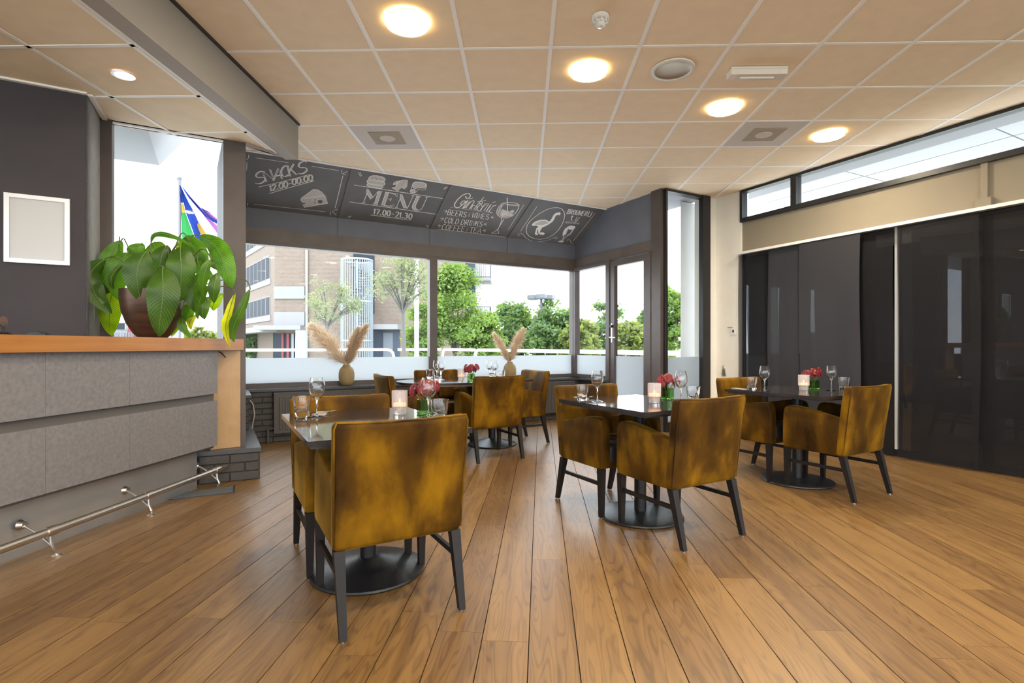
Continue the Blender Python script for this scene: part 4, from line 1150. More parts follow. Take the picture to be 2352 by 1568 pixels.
# ---------------------------------------------------------------- bar
tb6 = math.tan(math.radians(6.2))
bdir = Vector((tb6, 1)).normalized(); BDR = (bdir.x, bdir.y); BIN = (-bdir.y, bdir.x)       # along the bar, into the bar
def barx(y, x0=-2.479, y0=2.534): return x0 + tb6 * (y - y0)
def bp(y, e): 
    """plan point on the panel line at depth y, e metres into the bar"""
    return (barx(y) + BIN[0] * e, y + BIN[1] * e)
bar = thing('bar_counter', 'long bar with orange wooden counter and grey stone-look front', 'bar', (*bp(2.5, 0.3), 0.0))
ys, ye = 0.3, 4.10
cut0 = (-3.05, 3.885)
# worktop polygon: front edge 5 cm proud of the panels
wt = [(barx(ys) + 0.05, ys), (-2.233, 4.357), (-2.75, 4.062), (barx(3.6) - 0.45, 3.62), (barx(ys) - 0.5, ys)]
MB().prism(wt, 1.067, 1.155).build('worktop', 'counter_wood', bar)
seams = [ys] + [onwall(px, (barx(0), 0), (tb6, 1)) for px in (105, 298, 438)] + [ye]
for lo, hi, nm in ((0.728, 1.066, 0), (0.322, 0.672, 1)):
    for i in range(len(seams) - 1):
        y0, y1 = seams[i] + 0.001, seams[i + 1] - 0.001
        MB().prism([bp(y0, 0), bp(y1, 0), bp(y1, 0.03), bp(y0, 0.03)], lo, hi).build('front_panel', 'stone_laminate', bar)
MB().prism([bp(ys, 0.03), bp(ye, 0.03), bp(ye, 0.06), bp(ys, 0.06)], 0.30, 1.066).build('backing', 'groove_grey', bar)
MB().prism([bp(ys, 0.11), bp(4.02, 0.11), bp(4.02, 0.13), bp(ys, 0.13)], 0.0, 0.33).build('kick_plate', 'kick_steel', bar)
MB().prism([bp(ys, 0.06), bp(ye, 0.06), bp(ye, 0.12), bp(ys, 0.12)], 0.30, 1.06).build('carcass', 'groove_grey', bar)
e0 = (-2.40, 4.225); e1 = (-2.255, 4.345)
ed = Vector((e1[0] - e0[0], e1[1] - e0[1])); el = ed.length; ed.normalize(); EDt = (ed.x, ed.y)
MB().obox(e0, EDt, (-ed.y, ed.x), -0.03, el, 0.0, 0.03, 0.264, 1.067).build('end_panel', 'birch_panel', bar)
kp = pl(e0, EDt, 0.05, (ed.y, -ed.x), 0.012)
MB().tube([(kp[0] - 0.02, kp[1] - 0.012, 1.055), (kp[0], kp[1], 1.04), (kp[0] + 0.03, kp[1], 1.005)], 0.004, 6).build('dangling_cord', 'black_plastic', bar)
# foot rail
fr = thing('foot_rail', 'brushed steel foot rail along the bottom of the bar', 'foot rail', (-2.36, 3.0, 0.0))
ZR = 0.137
r0 = onz(0, 1262, ZR); r1 = onz(519, 1071.5, ZR)
rv = (r1 - r0)
rstart = r0 - rv.normalized() * 1.6
MB().tube([rstart, r1], 0.021, 16).build('rail_tube', 'brushed_steel', fr, smooth=True)
for fx, fy in ((133, 1276), (348, 1183), (499, 1118)):
    ft = onz(fx, fy, 0.0)
    k = (ft.y - r0.y) / rv.y
    rc = r0 + rv * (k - 0.012)
    MB().tube([rc - rv.normalized() * 0.028, rc + rv.normalized() * 0.028], 0.0255, 16).build('collar', 'brushed_steel', fr, smooth=True)
    g = MB()
    g.tube([rc + Vector((0, 0, -0.02)), rc + Vector((0.002, 0, -0.06)), rc + Vector((0.018, 0.0, -0.10)), Vector((ft.x, ft.y, 0.006))], [0.008, 0.0085, 0.0085, 0.008], 8)
    g.tube([rc + Vector((0.004, 0, -0.075)), rc + Vector((-0.03, 0.0, -0.045)), rc + Vector((-0.09, 0.0, 0.0)), rc + Vector((-0.15, 0, 0.035))], 0.0075, 8)
    g.build('bracket', 'brushed_steel', fr, smooth=True)
    MB().lathe([(0, 0), (0.028, 0), (0.028, 0.004), (0.014, 0.012), (0, 0.012)], 14, (ft.x, ft.y, 0)).build('floor_flange', 'brushed_steel', fr, smooth=True)
    wf = rc + Vector((-0.145, 0, 0.033))
    MB().tube([wf + Vector((-0.012, 0, 0)), wf + Vector((0.012, 0, 0))], [0.03, 0.018], 14).build('wall_flange', 'brushed_steel', fr, smooth=True)
# floor grille
g = thing('floor_grille', 'grey metal floor grille in front of the brick ledge', 'floor grille', (*onz(470, 1130, 0).to_2d(), 0.0))
gp = [onz(421, 1131, 0), onz(540, 1115.4, 0), onz(540, 1131.5, 0), onz(385, 1149, 0)]
MB().prism([(p.x, p.y) for p in gp], 0.0002, 0.004).build('frame', 'grille_metal', g)
for k in range(1, 9):
    f = k / 9
    a = gp[0].lerp(gp[3], f); b = gp[1].lerp(gp[2], f)
    a = a.lerp(b, 0.03); b = b.lerp(a, 0.04)
    MB().prism(bar_poly((a.x, a.y), (b.x, b.y), 0.006), 0.004, 0.007).build('slat', 'grille_slat', g)

# picture frame on the dark wall, clutter on the bar
def wlpt(px, py, off):
    s = onwall(px, pl(WLC, VN, off), U); p = pl(WLC, U, s, VN, off); return s, H + (CY - py) / F * p[1]
sa, za = wlpt(8, 443, 0.02); sb, _ = wlpt(160, 455, 0.02); _, zb = wlpt(8, 602, 0.02); _, zc_ = wlpt(160, 608, 0.02); _, zd = wlpt(160, 455, 0.02)
zt = (za + zd) / 2; zbm = (zb + zc_) / 2
t = thing('snap_frame', 'empty white poster frame on the dark wall behind the bar', 'picture frame', (*pl(WLC, U, (sa + sb) / 2, VN, 0.0), zbm))
MB().obox(WLC, U, VN, sa + 0.02, sb - 0.02, 0.002, 0.010, zbm + 0.02, zt - 0.02).build('sheet', 'poster_white', t)
for q in ((sa, sb, zbm, zbm + 0.026), (sa, sb, zt - 0.026, zt), (sa, sa + 0.026, zbm + 0.026, zt - 0.026), (sb - 0.026, sb, zbm + 0.026, zt - 0.026)):
    MB().obox(WLC, U, VN, q[0], q[1], 0.001, 0.02, q[2], q[3]).build('frame_bar', 'aluminium', t)
zc0 = 1.155
p = at(-2, 770, 2.75); p.z = zc0
t = thing('beer_tap', 'dark drum-shaped bar fitting at the left end of the counter', 'bar fitting', p)
MB().lathe([(0, 0), (0.04, 0), (0.036, 0.005), (0.022, 0.015), (0.02, 0.05), (0, 0.05)], 16, p).build('foot', 'black_plastic', t, smooth=True)
MB().tube([p + Vector((-0.05, 0, 0.075)), p + Vector((0.022, 0, 0.075))], 0.026, 18).build('drum', 'pot_brown', t, smooth=True)
p = at(88, 770, 2.8); p.z = zc0
t = thing('tape_dispenser', 'black rounded tape dispenser lying on the bar', 'dispenser', p)
MB().extrude_profile([(-0.05, 0), (0.05, 0), (0.045, 0.012), (0.02, 0.022), (-0.015, 0.022), (-0.045, 0.01)], -0.02, 0.02, 0.003).build('body', 'black_plastic', t, local=True)
for o in list(t.children): o.rotation_euler = (0, 0, PI / 2)
MB().tube([p + Vector((0.0, -0.006, 0.012)), p + Vector((0.0, 0.006, 0.012))], 0.009, 12).build('roll', 'groove_grey', t)
p = at(12, 770, 2.66); p.z = zc0
MB().tube([p + Vector((-0.06, 0, 0.004)), p + Vector((-0.02, 0.0, 0.012)), p + Vector((0.01, 0, 0.009)), p + Vector((0.035, 0, 0.004))], [0.003, 0.005, 0.008, 0.003], 6).solo('bar_cloth', 'black_plastic', p, 'small dark folded cloth beside the bar fitting', 'cloth')

# ---------------------------------------------------------------- potted plant on the bar
PD = 3.70
pc = at(351, 773, PD); pc.z = 1.155
pl_t = thing('potted_plant', 'large leafy peace lily in a brown pot on the bar', 'plant', pc)
pr = 0.196; ph_ = 0.335
MB().lathe([(0, 0), (0.085, 0), (0.115, 0.03), (0.155, 0.10), (0.182, 0.18), (0.195, 0.27), (0.196, ph_), (0.182, ph_), (0.18, 0.27), (0, 0.27)], 40, pc).build('pot', 'pot_brown', pl_t, smooth=True)
MB().lathe([(0, 0.275), (0.178, 0.272)], 24, pc).build('soil', 'soil', pl_t)
def ppx(x, y, off=0.0): return at(190 + x / 5.6, 520 + y / 5.6, PD + off)
def spline(pts, n):
    pts = [Vector(p) for p in pts]
    out = []
    m = len(pts)
    for i in range(n + 1):
        f = i / n * (m - 1); k = min(int(f), m - 2); t_ = f - k
        p0 = pts[max(k - 1, 0)]; p1 = pts[k]; p2 = pts[k + 1]; p3 = pts[min(k + 2, m - 1)]
        out.append(0.5 * ((2 * p1) + (p2 - p0) * t_ + (2 * p0 - 5 * p1 + 4 * p2 - p3) * t_ ** 2 + (3 * p1 - p0 - 3 * p2 + p3) * t_ ** 3))
    return out
def leaf(points, width, off, mt, tilt=0.0, fold=0.22, wave=0.0):
    """points in crop pixels base -> tip; arches in depth, blade folded along the midrib"""
    n = 14
    path = spline([ppx(x, y, off) for x, y in points], n)
    L_ = sum((path[i + 1] - path[i]).length for i in range(n))
    w = width / 5.6 / F * (PD + off) * 0.5
    vs = []; fs = []; mid = []; uvs = []
    for i, p in enumerate(path):
        f = i / n
        prof = (math.sin(PI * min(1, f ** 0.92)) ** 0.85) if 0 < f < 1 else 0.02
        p = p + Vector((0, -0.05 * math.sin(PI * f), 0))
        t_ = (path[min(i + 1, n)] - path[max(i - 1, 0)]).normalized()
        view = Vector((p.x, p.y, p.z - H)).normalized()
        side = t_.cross(view).normalized()
        nrm = side.cross(t_).normalized()
        side = (side * math.cos(tilt) + nrm * math.sin(tilt)).normalized(); nrm = side.cross(t_).normalized()
        wv = 1 + wave * math.sin(f * 11)
        row = []
        for k in (-1.0, -0.55, 0.0, 0.55, 1.0):
            q = p + side * (w * prof * k * wv) - nrm * (-fold * w * abs(k) * prof) + nrm * (0.10 * w * math.sin(f * 17 + k * 2) * abs(k) * prof)
            row.append(q)
        vs += row; mid.append(p); uvs += [(kk_, f) for kk_ in (-1.0, -0.55, 0.0, 0.55, 1.0)]
    for i in range(n):
        for k in range(4):
            b = i * 5 + k; fs.append((b, b + 1, b + 6, b + 5))
    o = MB().add(vs, fs).build('leaf', mt, pl_t, smooth=True)
    ul = o.data.uv_layers.new(name='blade')
    for lp_ in o.data.loops: ul.data[lp_.index].uv = uvs[lp_.vertex_index]
    view = Vector((0, -0.0025, 0.0005))
    MB().tube([p + view for p in mid[:-1]], [0.0032 * (1 - 0.7 * i / n) for i in range(n)], 5).build('midrib', 'leaf_vein', o)
    return o
def pstem(points, off, r=0.005, mt='stem_green'):
    MB().tube(spline([ppx(x, y, o) for (x, y), o in zip(points, off)], 10), r, 6).build('stem', mt, pl_t, smooth=True)
G1, G2, G3, G4 = 'leaf_green', 'leaf_lime', 'leaf_deep', 'leaf_yellow'
for pts, w, off, mt, tilt in (
    ([(500, 175), (430, 400), (405, 640), (400, 850)], 250, 0.14, G1, 0.1),
    ([(405, 830), (415, 1080), (370, 1405)], 250, 0.17, G2, 0.0),
    ([(770, 215), (745, 330), (700, 470)], 190, 0.14, G1, 0.1),
    ([(920, 195), (1010, 330), (1110, 560)], 270, 0.17, G1, 0.2),
    ([(1330, 115), (1500, 330), (1600, 640)], 280, 0.10, G1, 0.2),
    ([(1300, 150), (1380, 330), (1500, 520)], 200, 0.13, G2, 0.2),
    ([(1400, 860), (1340, 960), (1310, 1110)], 150, 0.14, G4, 0.2),
    ([(1460, 980), (1410, 1100), (1370, 1250)], 160, 0.10, G1, 0.3),
    ([(1480, 1130), (1440, 1220), (1400, 1330)], 90, 0.13, G4, 0.3),
    ([(1300, 1050), (1270, 1250), (1140, 1415)], 120, 0.12, G2, 0.2),
    ([(1310, 1120), (1340, 1280), (1400, 1425)], 120, 0.08, G1, 0.5),
    ([(1090, 240), (1060, 480), (980, 800)], 250, 0.10, G3, 0.2),
    ([(290, 420), (170, 620), (240, 900), (375, 1122)], 270, -0.04, G3, 0.35),
    ([(600, 335), (500, 580), (455, 945)], 270, 0.03, G1, -0.15),
    ([(530, 480), (450, 650), (400, 810)], 90, -0.06, G3, 0.3),
    ([(1480, 400), (1580, 560), (1700, 690)], 170, 0.06, G1, 0.2),
    ([(1420, 330), (1500, 470), (1590, 640)], 210, 0.12, G3, 0.1),
    ([(1540, 600), (1470, 860), (1510, 1135)], 230, 0.02, G3, 0.2),
    ([(1660, 420), (1700, 480), (1725, 560)], 80, -0.02, G3, 0.2),
    ([(1650, 420), (1620, 640), (1545, 905)], 140, -0.08, G1, 0.5),
    ([(1740, 590), (1745, 800), (1690, 985)], 150, -0.02, G3, 0.3),
    ([(1800, 860), (1750, 980), (1675, 1085)], 140, 0.08, G2, 0.2),
    ([(1630, 900), (1600, 1050), (1565, 1195)], 150, 0.03, G3, 0.1),
    ([(1640, 760), (1580, 900), (1480, 1195)], 130, 0.0, G1, 0.5),
    ([(1270, 850), (1280, 920), (1345, 880)], 110, 0.0, G3, 0.3),
    ([(880, 220), (950, 130), (1090, 115), (1290, 175), (1490, 300)], 80, 0.0, G1, 0.6),
    ([(1500, 118), (1760, 280), (1880, 540), (1925, 795)], 270, 0.06, G1, -0.15),
    ([(820, 325), (770, 600), (765, 980)], 320, -0.17, G3, 0.0),
    ([(1265, 255), (1330, 540), (1270, 935)], 330, -0.14, G3, 0.1),
    ([(1040, 520), (1100, 880), (985, 1418)], 370, -0.24, G3, -0.05),
    ([(1965, 860), (1920, 1120), (1880, 1330), (1900, 1545)], 110, 0.30, G4, 0.5),
    ([(2155, 800), (2080, 1080), (1980, 1300), (1945, 1490)], 140, 0.30, G3, 0.5)):
    leaf(pts, w, off, mt, tilt)
for pts, offs in (
    ([(750, 840), (600, 560), (430, 385), (280, 420)], (0, -0.02, -0.04, -0.04)), ([(800, 840), (650, 430), (540, 170), (495, 180)], (0, 0.05, 0.12, 0.14)),
    ([(820, 840), (690, 400), (640, 325), (600, 335)], (0, 0.0, 0.02, 0.03)), ([(900, 840), (880, 500), (860, 330), (820, 325)], (0, -0.08, -0.15, -0.17)),
    ([(905, 840), (960, 560), (1010, 510), (1045, 530)], (0, -0.15, -0.22, -0.24)), ([(960, 840), (1080, 460), (1200, 240), (1265, 255)], (0, -0.05, -0.12, -0.14)),
    ([(970, 840), (1130, 420), (1260, 100), (1330, 115)], (0, 0.05, 0.1, 0.1)), ([(1000, 840), (1230, 420), (1400, 130), (1500, 118)], (0, 0.04, 0.06, 0.06)),
    ([(930, 840), (880, 420), (870, 250), (885, 215)], (0, 0, 0, 0)), ([(1090, 840), (1420, 800), (1700, 705), (2000, 665), (2120, 710), (2155, 805)], (0, 0.05, 0.15, 0.25, 0.30, 0.30)),
    ([(1090, 840), (1450, 860), (1780, 770), (1900, 790), (1965, 865)], (0, 0.06, 0.2, 0.28, 0.30)), ([(1000, 840), (1010, 600), (1025, 395)], (0, 0.05, 0.08)),
    ([(980, 840), (1150, 600), (1400, 400), (1520, 290), (1600, 320), (1650, 425)], (0, 0, 0.0, -0.02, -0.06, -0.08)), ([(950, 830), (1000, 620), (990, 640)], (0.02, 0.02, 0.02)),
    ([(1010, 840), (1110, 600), (1100, 260)], (0, 0.06, 0.1)), ([(780, 840), (500, 420), (470, 130)], (0.03, 0.1, 0.14))):
    pstem(pts, offs, 0.0045)

# ---------------------------------------------------------------- armchairs
W2_ = 0.264
chair0 = thing('armchair', '', 'armchair', (0, 0, 0), 'mustard velvet armchairs')
def back_fn(c_):
    x, y, z = c_
    h = max(0.0, (z - 0.31) / 0.5)
    bow = (1 - (x / W2_) ** 2)
    return (x * (1 + 0.035 * h), y - 0.060 * h ** 1.2 - 0.026 * bow * h, z - 0.006 * bow * (h > 0.8))
MB().bevelbox(-W2_, W2_, -0.233, -0.165, 0.31, 0.815, 0.022, 3, back_fn, (8, 1, 8)).build('backrest', 'velvet', chair0, smooth=True, local=True)
ap = [(-0.19, 0.312), (0.205, 0.312), (0.226, 0.318), (0.234, 0.36), (0.233, 0.50), (0.228, 0.59), (0.218, 0.62), (0.198, 0.636), (0.165, 0.640), (0.12, 0.638), (0.05, 0.630), (-0.03, 0.615), (-0.11, 0.597), (-0.18, 0.584), (-0.20, 0.58)]
for s in (-1, 1):
    xo, xi = (0.262, 0.188)
    MB().extrude_profile(ap, min(s * xo, s * xi), max(s * xo, s * xi), 0.013).build('armrest', 'velvet', chair0, smooth=True, local=True)
def seat_fn(c_):
    x, y, z = c_
    return (x, y, z + (0.012 * (1 - (x / 0.19) ** 2) if z > 0.42 else 0))
seat0 = MB().bevelbox(-0.187, 0.187, -0.175, 0.228, 0.345, 0.455, 0.02, 3, seat_fn, (4, 3, 1)).build('seat', 'velvet', chair0, smooth=True, local=True)
MB().bevelbox(-0.187, 0.187, 0.18, 0.222, 0.312, 0.36, 0.008, 2).build('front_rail', 'velvet', chair0, smooth=True, local=True)
def leg_mb(x, yt, yb, zt=0.315, s0=0.021, s1=0.0135):
    return MB().hexa([(x - s1, yb - s1, 0.006), (x + s1, yb - s1, 0.006), (x + s1, yb + s1, 0.006), (x - s1, yb + s1, 0.006)], [(x - s0, yt - s0, zt), (x + s0, yt - s0, zt), (x + s0, yt + s0, zt), (x - s0, yt + s0, zt)])
for s in (-1, 1):
    for yt, yb in ((0.205, 0.206), (-0.208, -0.288)):
        lg = leg_mb(s * 0.24, yt, yb).build('leg', 'leg_black', chair0, local=True)
        MB().lathe([(0, 0), (0.008, 0), (0.008, 0.007), (0, 0.007)], 10, (s * 0.24, yb, 0)).build('glide', 'chrome', lg, local=True)
    MB().hexa([(s * 0.24 - 0.008, -0.235, 0.203), (s * 0.24 + 0.008, -0.235, 0.203), (s * 0.24 + 0.008, 0.20, 0.203), (s * 0.24 - 0.008, 0.20, 0.203)], [(s * 0.24 - 0.008, -0.23, 0.226), (s * 0.24 + 0.008, -0.23, 0.226), (s * 0.24 + 0.008, 0.20, 0.226), (s * 0.24 - 0.008, 0.20, 0.226)]).build('stretcher', 'leg_black', chair0, local=True)
MB().box(0.262, 0.2685, -0.228, -0.212, 0.43, 0.46).build('maker_tag', 'black_plastic', chair0, local=True)
# piping along the rear rim of the back
pp_ = []
for k in range(0, 21):
    x = -W2_ + 0.012 + (2 * W2_ - 0.024) * k / 20
    pp_.append(Vector(back_fn((x, -0.222, 0.8135))))
left = [Vector(back_fn((-W2_ + 0.002, -0.226, z))) for z in (0.33, 0.45, 0.6, 0.72, 0.79)]
right = [Vector(back_fn((W2_ - 0.002, -0.226, z))) for z in (0.79, 0.72, 0.6, 0.45, 0.33)]
MB().tube(left + pp_ + right, 0.0042, 6).build('piping', 'velvet', chair0, smooth=True, local=True)
FV = ANG; FVN = ANG + PI
CH = [((-0.561, 2.314), FV, 'mustard velvet armchair nearest the camera, seen from behind'),
      ((-0.848, 2.772), FVN, 'mustard velvet armchair facing the camera across the nearest table'),
      ((0.986, 3.167), FV, 'mustard velvet armchair at the middle table, its back to the camera'),
      ((0.680, 3.642), FVN, 'mustard velvet armchair facing the camera at the middle table'),
      ((2.460, 4.024), FV, 'mustard velvet armchair with its back turned at the table by curtains'),
      ((2.176, 4.500), FVN, 'mustard velvet armchair by the cream pier, facing the table by curtains'),
      ((-1.05, 5.32), ANG - PI / 2, 'mustard velvet armchair at the left end of the oval table'),
      ((-0.775, 6.03), FVN, 'mustard velvet armchair between oval table and window, mostly hidden'),
      ((-0.246, 5.227), FV, 'mustard velvet armchair at the oval table, its back to the camera'),
      ((0.042, 5.985), ANG + PI / 2, 'mustard velvet armchair at the right end of the oval table')]
HIDE = (3, 5, 8)
for i, (p, rz, lb) in enumerate(CH):
    if i == 0:
        o = chair0; o.location = (*p, 0); o.rotation_euler = (0, 0, rz); o['label'] = lb
    else:
        o = copy_thing(chair0, (*p, 0), rz, lb)
    if i in HIDE:
        for ch in o.children:
            if ch.name.startswith('seat'):
                ch.data = ch.data.copy(); ch.data.materials[0] = MATS['cow_hide']

# ---------------------------------------------------------------- tables
TT = 0.735
def table(c_, hu, hv, label, cone=0.055, round_=False, feet=((0, 0),)):
    t = thing('dining_table', label, 'table', (*c_, 0))
    P = c_
    if round_:
        pts = []
        n = 56
        for k in range(n):
            a = 2 * PI * k / n
            ca, sa_ = math.cos(a), math.sin(a)
            r_ = (abs(ca) ** 2.5 + abs(sa_) ** 2.5) ** (-1 / 2.5)
            pts.append(pl(P, U, hu * r_ * ca, V, hv * r_ * sa_))
    else:
        pts = [pl(P, U, a, V, b) for a, b in ((-hu, -hv), (hu, -hv), (hu, hv), (-hu, hv))]
    top = MB().prism(pts, TT - 0.022, TT).build('table_top', 'table_top', t)
    inner = [((p[0] - P[0]) * 0.96 + P[0], (p[1] - P[1]) * 0.96 + P[1]) for p in pts]
    MB().prism(inner, TT - 0.034, TT - 0.022).build('underlay', 'oak_edge' if round_ else 'table_edge', t)
    for fu, fv in feet:
        q = pl(P, U, fu, V, fv)
        MB().lathe([(0.038, 0.02), (0.038, TT - 0.04)], 24, (*q, 0)).build('column', 'iron_black', t, smooth=True)
        MB().obox(q, U, V, -0.16, 0.16, -0.16, 0.16, TT - 0.04, TT - 0.034).build('top_plate', 'iron_black', t)
        MB().lathe([(0, 0.001), (0.268, 0.001), (0.272, 0.008), (0.268, 0.016), (0.255, 0.020), (0.16, 0.020 + cone * 0.40), (0.06, 0.02 + cone * 0.92), (0.045, 0.02 + cone), (0, 0.02 + cone)], 48, (*q, 0)).build('base', 'iron_black', t, smooth=True)
    return t
T1 = (-0.7045, 2.565); T2 = (0.833, 3.40); T3 = (2.321, 4.262); T4 = (-0.484, 5.64)
table(T1, 0.345, 0.465, 'black-topped square pedestal table nearest the camera', 0.055)
table(T2, 0.352, 0.415, 'black-topped square pedestal table in the middle of the room', 0.016)
table(T3, 0.352, 0.415, 'black-topped square pedestal table beside the dark curtains', 0.016)
table(T4, 0.76, 0.43, 'large oval black-topped table by the windows', 0.055, True, ((-0.36, 0), (0.33, 0.05)))

# ---------------------------------------------------------------- tableware
wine_prof = [(0, 0.004), (0.030, 0.0025), (0.0345, 0.0005), (0.0345, 0.0018), (0.025, 0.0045), (0.008, 0.009), (0.0042, 0.02), (0.0036, 0.055), (0.0042, 0.085), (0.009, 0.093), (0.022, 0.104), (0.032, 0.122), (0.0365, 0.143), (0.0355, 0.165), (0.031, 0.190), (0.0285, 0.203),
             (0.0275, 0.203), (0.0300, 0.190), (0.0345, 0.165), (0.0353, 0.143), (0.0308, 0.123), (0.021, 0.1062), (0.008, 0.0965), (0, 0.0955)]
def tmod(f, z):
    return 1 - 0.06 * (0.5 + 0.5 * math.cos(f * 2 * PI * 9)) if z < 0.06 else 1
tumb_prof = [(r_ * 1.12, z_ * 1.1) for r_, z_ in [(0, 0.0), (0.028, 0.0), (0.031, 0.004), (0.0335, 0.03), (0.0365, 0.058), (0.0375, 0.062), (0.040, 0.095), (0.0385, 0.0955), (0.0352, 0.062), (0.031, 0.03), (0.0275, 0.022), (0, 0.020)]]
def rib(f, z): return 1 + 0.022 * math.cos(f * 2 * PI * 28)
glass_me = {}
glass_me['wine'] = MB().lathe([(r_ * 1.12, z_) for r_, z_ in wine_prof], 32).mesh('wine_glass', 'clear_glass', True)
glass_me['tumbler'] = MB().lathe(tumb_prof, 36, mod=tmod).mesh('tumbler', 'clear_glass', True)
def glass(kind, p, label, group):
    nm = {'wine': 'wine_glass', 'tumbler': 'water_tumbler'}[kind]
    o = bpy.data.objects.new(nm, glass_me[kind]); COL.objects.link(o)
    o.location = (p[0], p[1], TT + 0.0004); o['label'] = label; o['category'] = 'glass'; o['group'] = group
    o.rotation_euler = (0, 0, random.random() * 6)
    return o
cand_p = [(r_ * 1.04, z_ * 1.2) for r_, z_ in [(0.0, 0.0), (0.031, 0.0), (0.033, 0.003), (0.033, 0.022), (0.036, 0.03), (0.0395, 0.034), (0.0395, 0.105), (0.0375, 0.105), (0.0375, 0.036), (0, 0.034)]]
def candle(p, label):
    t = thing('candle_holder', label, 'candle holder', (p[0], p[1], TT + 0.0004), 'ribbed candle holders')
    MB().lathe(cand_p, 112, mod=lambda f, z: 1 + (0.02 * math.cos(f * 2 * PI * 28) if z > 0.04 else 0)).build('ribbed_cup', 'smoke_glass', t, smooth=True, local=True)
    MB().lathe([(0, 0.002), (0.030, 0.002), (0.031, 0.028), (0, 0.03)], 24).build('thick_foot', 'clear_glass', t, smooth=True, local=True)
    MB().lathe([(0, 0.043), (0.033, 0.043), (0.033, 0.060), (0, 0.060)], 20).build('tea_light', 'wax', t, local=True)
    MB().lathe([(0, 0.062), (0.003, 0.065), (0.0035, 0.070), (0.0015, 0.078), (0, 0.084)], 8).build('flame', 'flame', t, smooth=True, local=True)
vase_me = None
def flower_vase(p, label, label2, seed):
    z0 = TT + 0.0004
    t = thing('flower_vase', label, 'vase', (p[0], p[1], z0), 'green glass flower vases')
    a = 0.031
    MB().bevelbox(-a, a, -a, a, 0.0, 0.014, 0.004, 2).build('glass_base', 'green_glass', t, local=True)
    for q in ((-a, -a + 0.003, -a, a), (a - 0.004, a, -a, a), (-a + 0.004, a - 0.004, -a, -a + 0.004), (-a + 0.004, a - 0.004, a - 0.004, a)):
        MB().box(q[0], q[1], q[2], q[3], 0.012, 0.078).build('glass_side', 'green_pane', t, local=True)
    for o in t.children: o.rotation_euler = (0, 0, 0)
    t.rotation_euler = (0, 0, ANG)
    rr = random.Random(seed)
    f_ = thing('orchid_sprig', label2, 'flowers', (p[0], p[1], z0 + 0.018), 'red orchid sprigs')
    cents = []
    for k in range(6):
        an = k / 6 * 2 * PI + rr.random() * 0.8
        cents.append(Vector((math.cos(an) * (0.038 + 0.035 * rr.random()), math.sin(an) * 0.040, 0.088 + 0.055 * rr.random())))
    cents.append(Vector((0.0, -0.01, 0.128)))
    for k, cpt in enumerate(cents):
        MB().tube(spline([(cpt.x * 0.2, cpt.y * 0.2, 0.0), (cpt.x * 0.25, cpt.y * 0.25, 0.05), tuple(cpt)], 6), 0.0022, 5).build('stalk', 'stem_green', f_, local=True)
        nrm = Vector((cpt.x * 1.2 + (rr.random() - 0.5) * 0.04, cpt.y * 1.0 - 0.05, 0.03 + (rr.random() - 0.5) * 0.04)).normalized()
        a1 = nrm.cross(Vector((0, 0, 1))).normalized(); a2 = nrm.cross(a1)
        fb = MB()
        for j in range(5):
            an = j / 5 * 2 * PI + rr.random() * 0.3
            d = a1 * math.cos(an) + a2 * math.sin(an); e = nrm.cross(d)
            ln = 0.036 * (0.85 + 0.3 * rr.random()); wd = 0.016 if j % 2 else 0.020
            vs = []
            for i_, (f1, w1, up1) in enumerate(((0, 0.25, 0), (0.35, 0.9, 0.004), (0.7, 1.0, 0.004), (0.95, 0.55, -0.002), (1.05, 0.05, -0.005))):
                m_pt = cpt + d * (ln * f1) + nrm * up1
                vs += [m_pt - e * wd * w1 - nrm * 0.003, m_pt + nrm * 0.001, m_pt + e * wd * w1 - nrm * 0.003]
            fs = []
            for i_ in range(4):
                for s_ in range(2):
                    b = i_ * 3 + s_; fs.append((b, b + 1, b + 4, b + 3))
            fb.add(vs, fs)
        fo = fb.build('blossom', 'petal_red', f_, smooth=True, local=True)
        MB().lathe([(0, -0.002), (0.005, 0.0), (0.006, 0.006), (0.003, 0.011), (0, 0.012)], 8, tuple(cpt + nrm * 0.002)).build('lip', 'petal_lip', fo, smooth=True, local=True)
def napkin(p, ang, label):
    t = thing('folded_napkin', label, 'napkin', (p[0], p[1], TT + 0.0004), 'folded napkins')
    MB().bevelbox(-0.03, 0.03, -0.08, 0.08, 0.0, 0.006, 0.002, 1).build('cloth', 'linen', t, local=True)
    t.rotation_euler = (0, 0, ang)
    return t
def fork(p, ang, label):
    t = thing('dinner_fork', label, 'fork', (p[0], p[1], TT + 0.0068), 'forks on napkins')
    g = MB().tube([(0, -0.09, 0.003), (0, -0.02, 0.0035), (0, 0.035, 0.005)], [0.005, 0.003, 0.0035], 6)
    g.build('handle', 'chrome', t, smooth=True, local=True)
    g = MB()
    for k in range(4):
        x = -0.0085 + k * 0.0057
        g.tube([(x * 0.8, 0.035, 0.005), (x, 0.05, 0.004), (x, 0.09, 0.006)], [0.003, 0.0018, 0.0012], 5)
    g.build('tines', 'chrome', t, smooth=True, local=True)
    t.rotation_euler = (0, 0, ang)
def pt(px, py): return onz(px, py, TT)
def pd_(px, d): return Vector((dirx(px) * d, d, TT))
GW, GT = 'wine glasses', 'water tumblers'
near, mid, cur, ov = 'nearest table', 'middle table', 'table by the curtains', 'oval table'
glass('tumbler', pt(694, 957), 'faceted water tumbler at the left corner of the nearest table', GT)
glass('wine', pt(728, 957), 'empty wine glass beside the left tumbler on the nearest table', GW)
candle(pt(918, 951), 'ribbed smoky candle holder on the nearest table')
flower_vase(pd_(974, 2.80), 'small green glass vase on the nearest table', 'red orchid blossoms in the vase on the nearest table', 1)
glass('wine', pd_(984, 2.67), 'wine glass in front of the red orchids on the nearest table', GW)
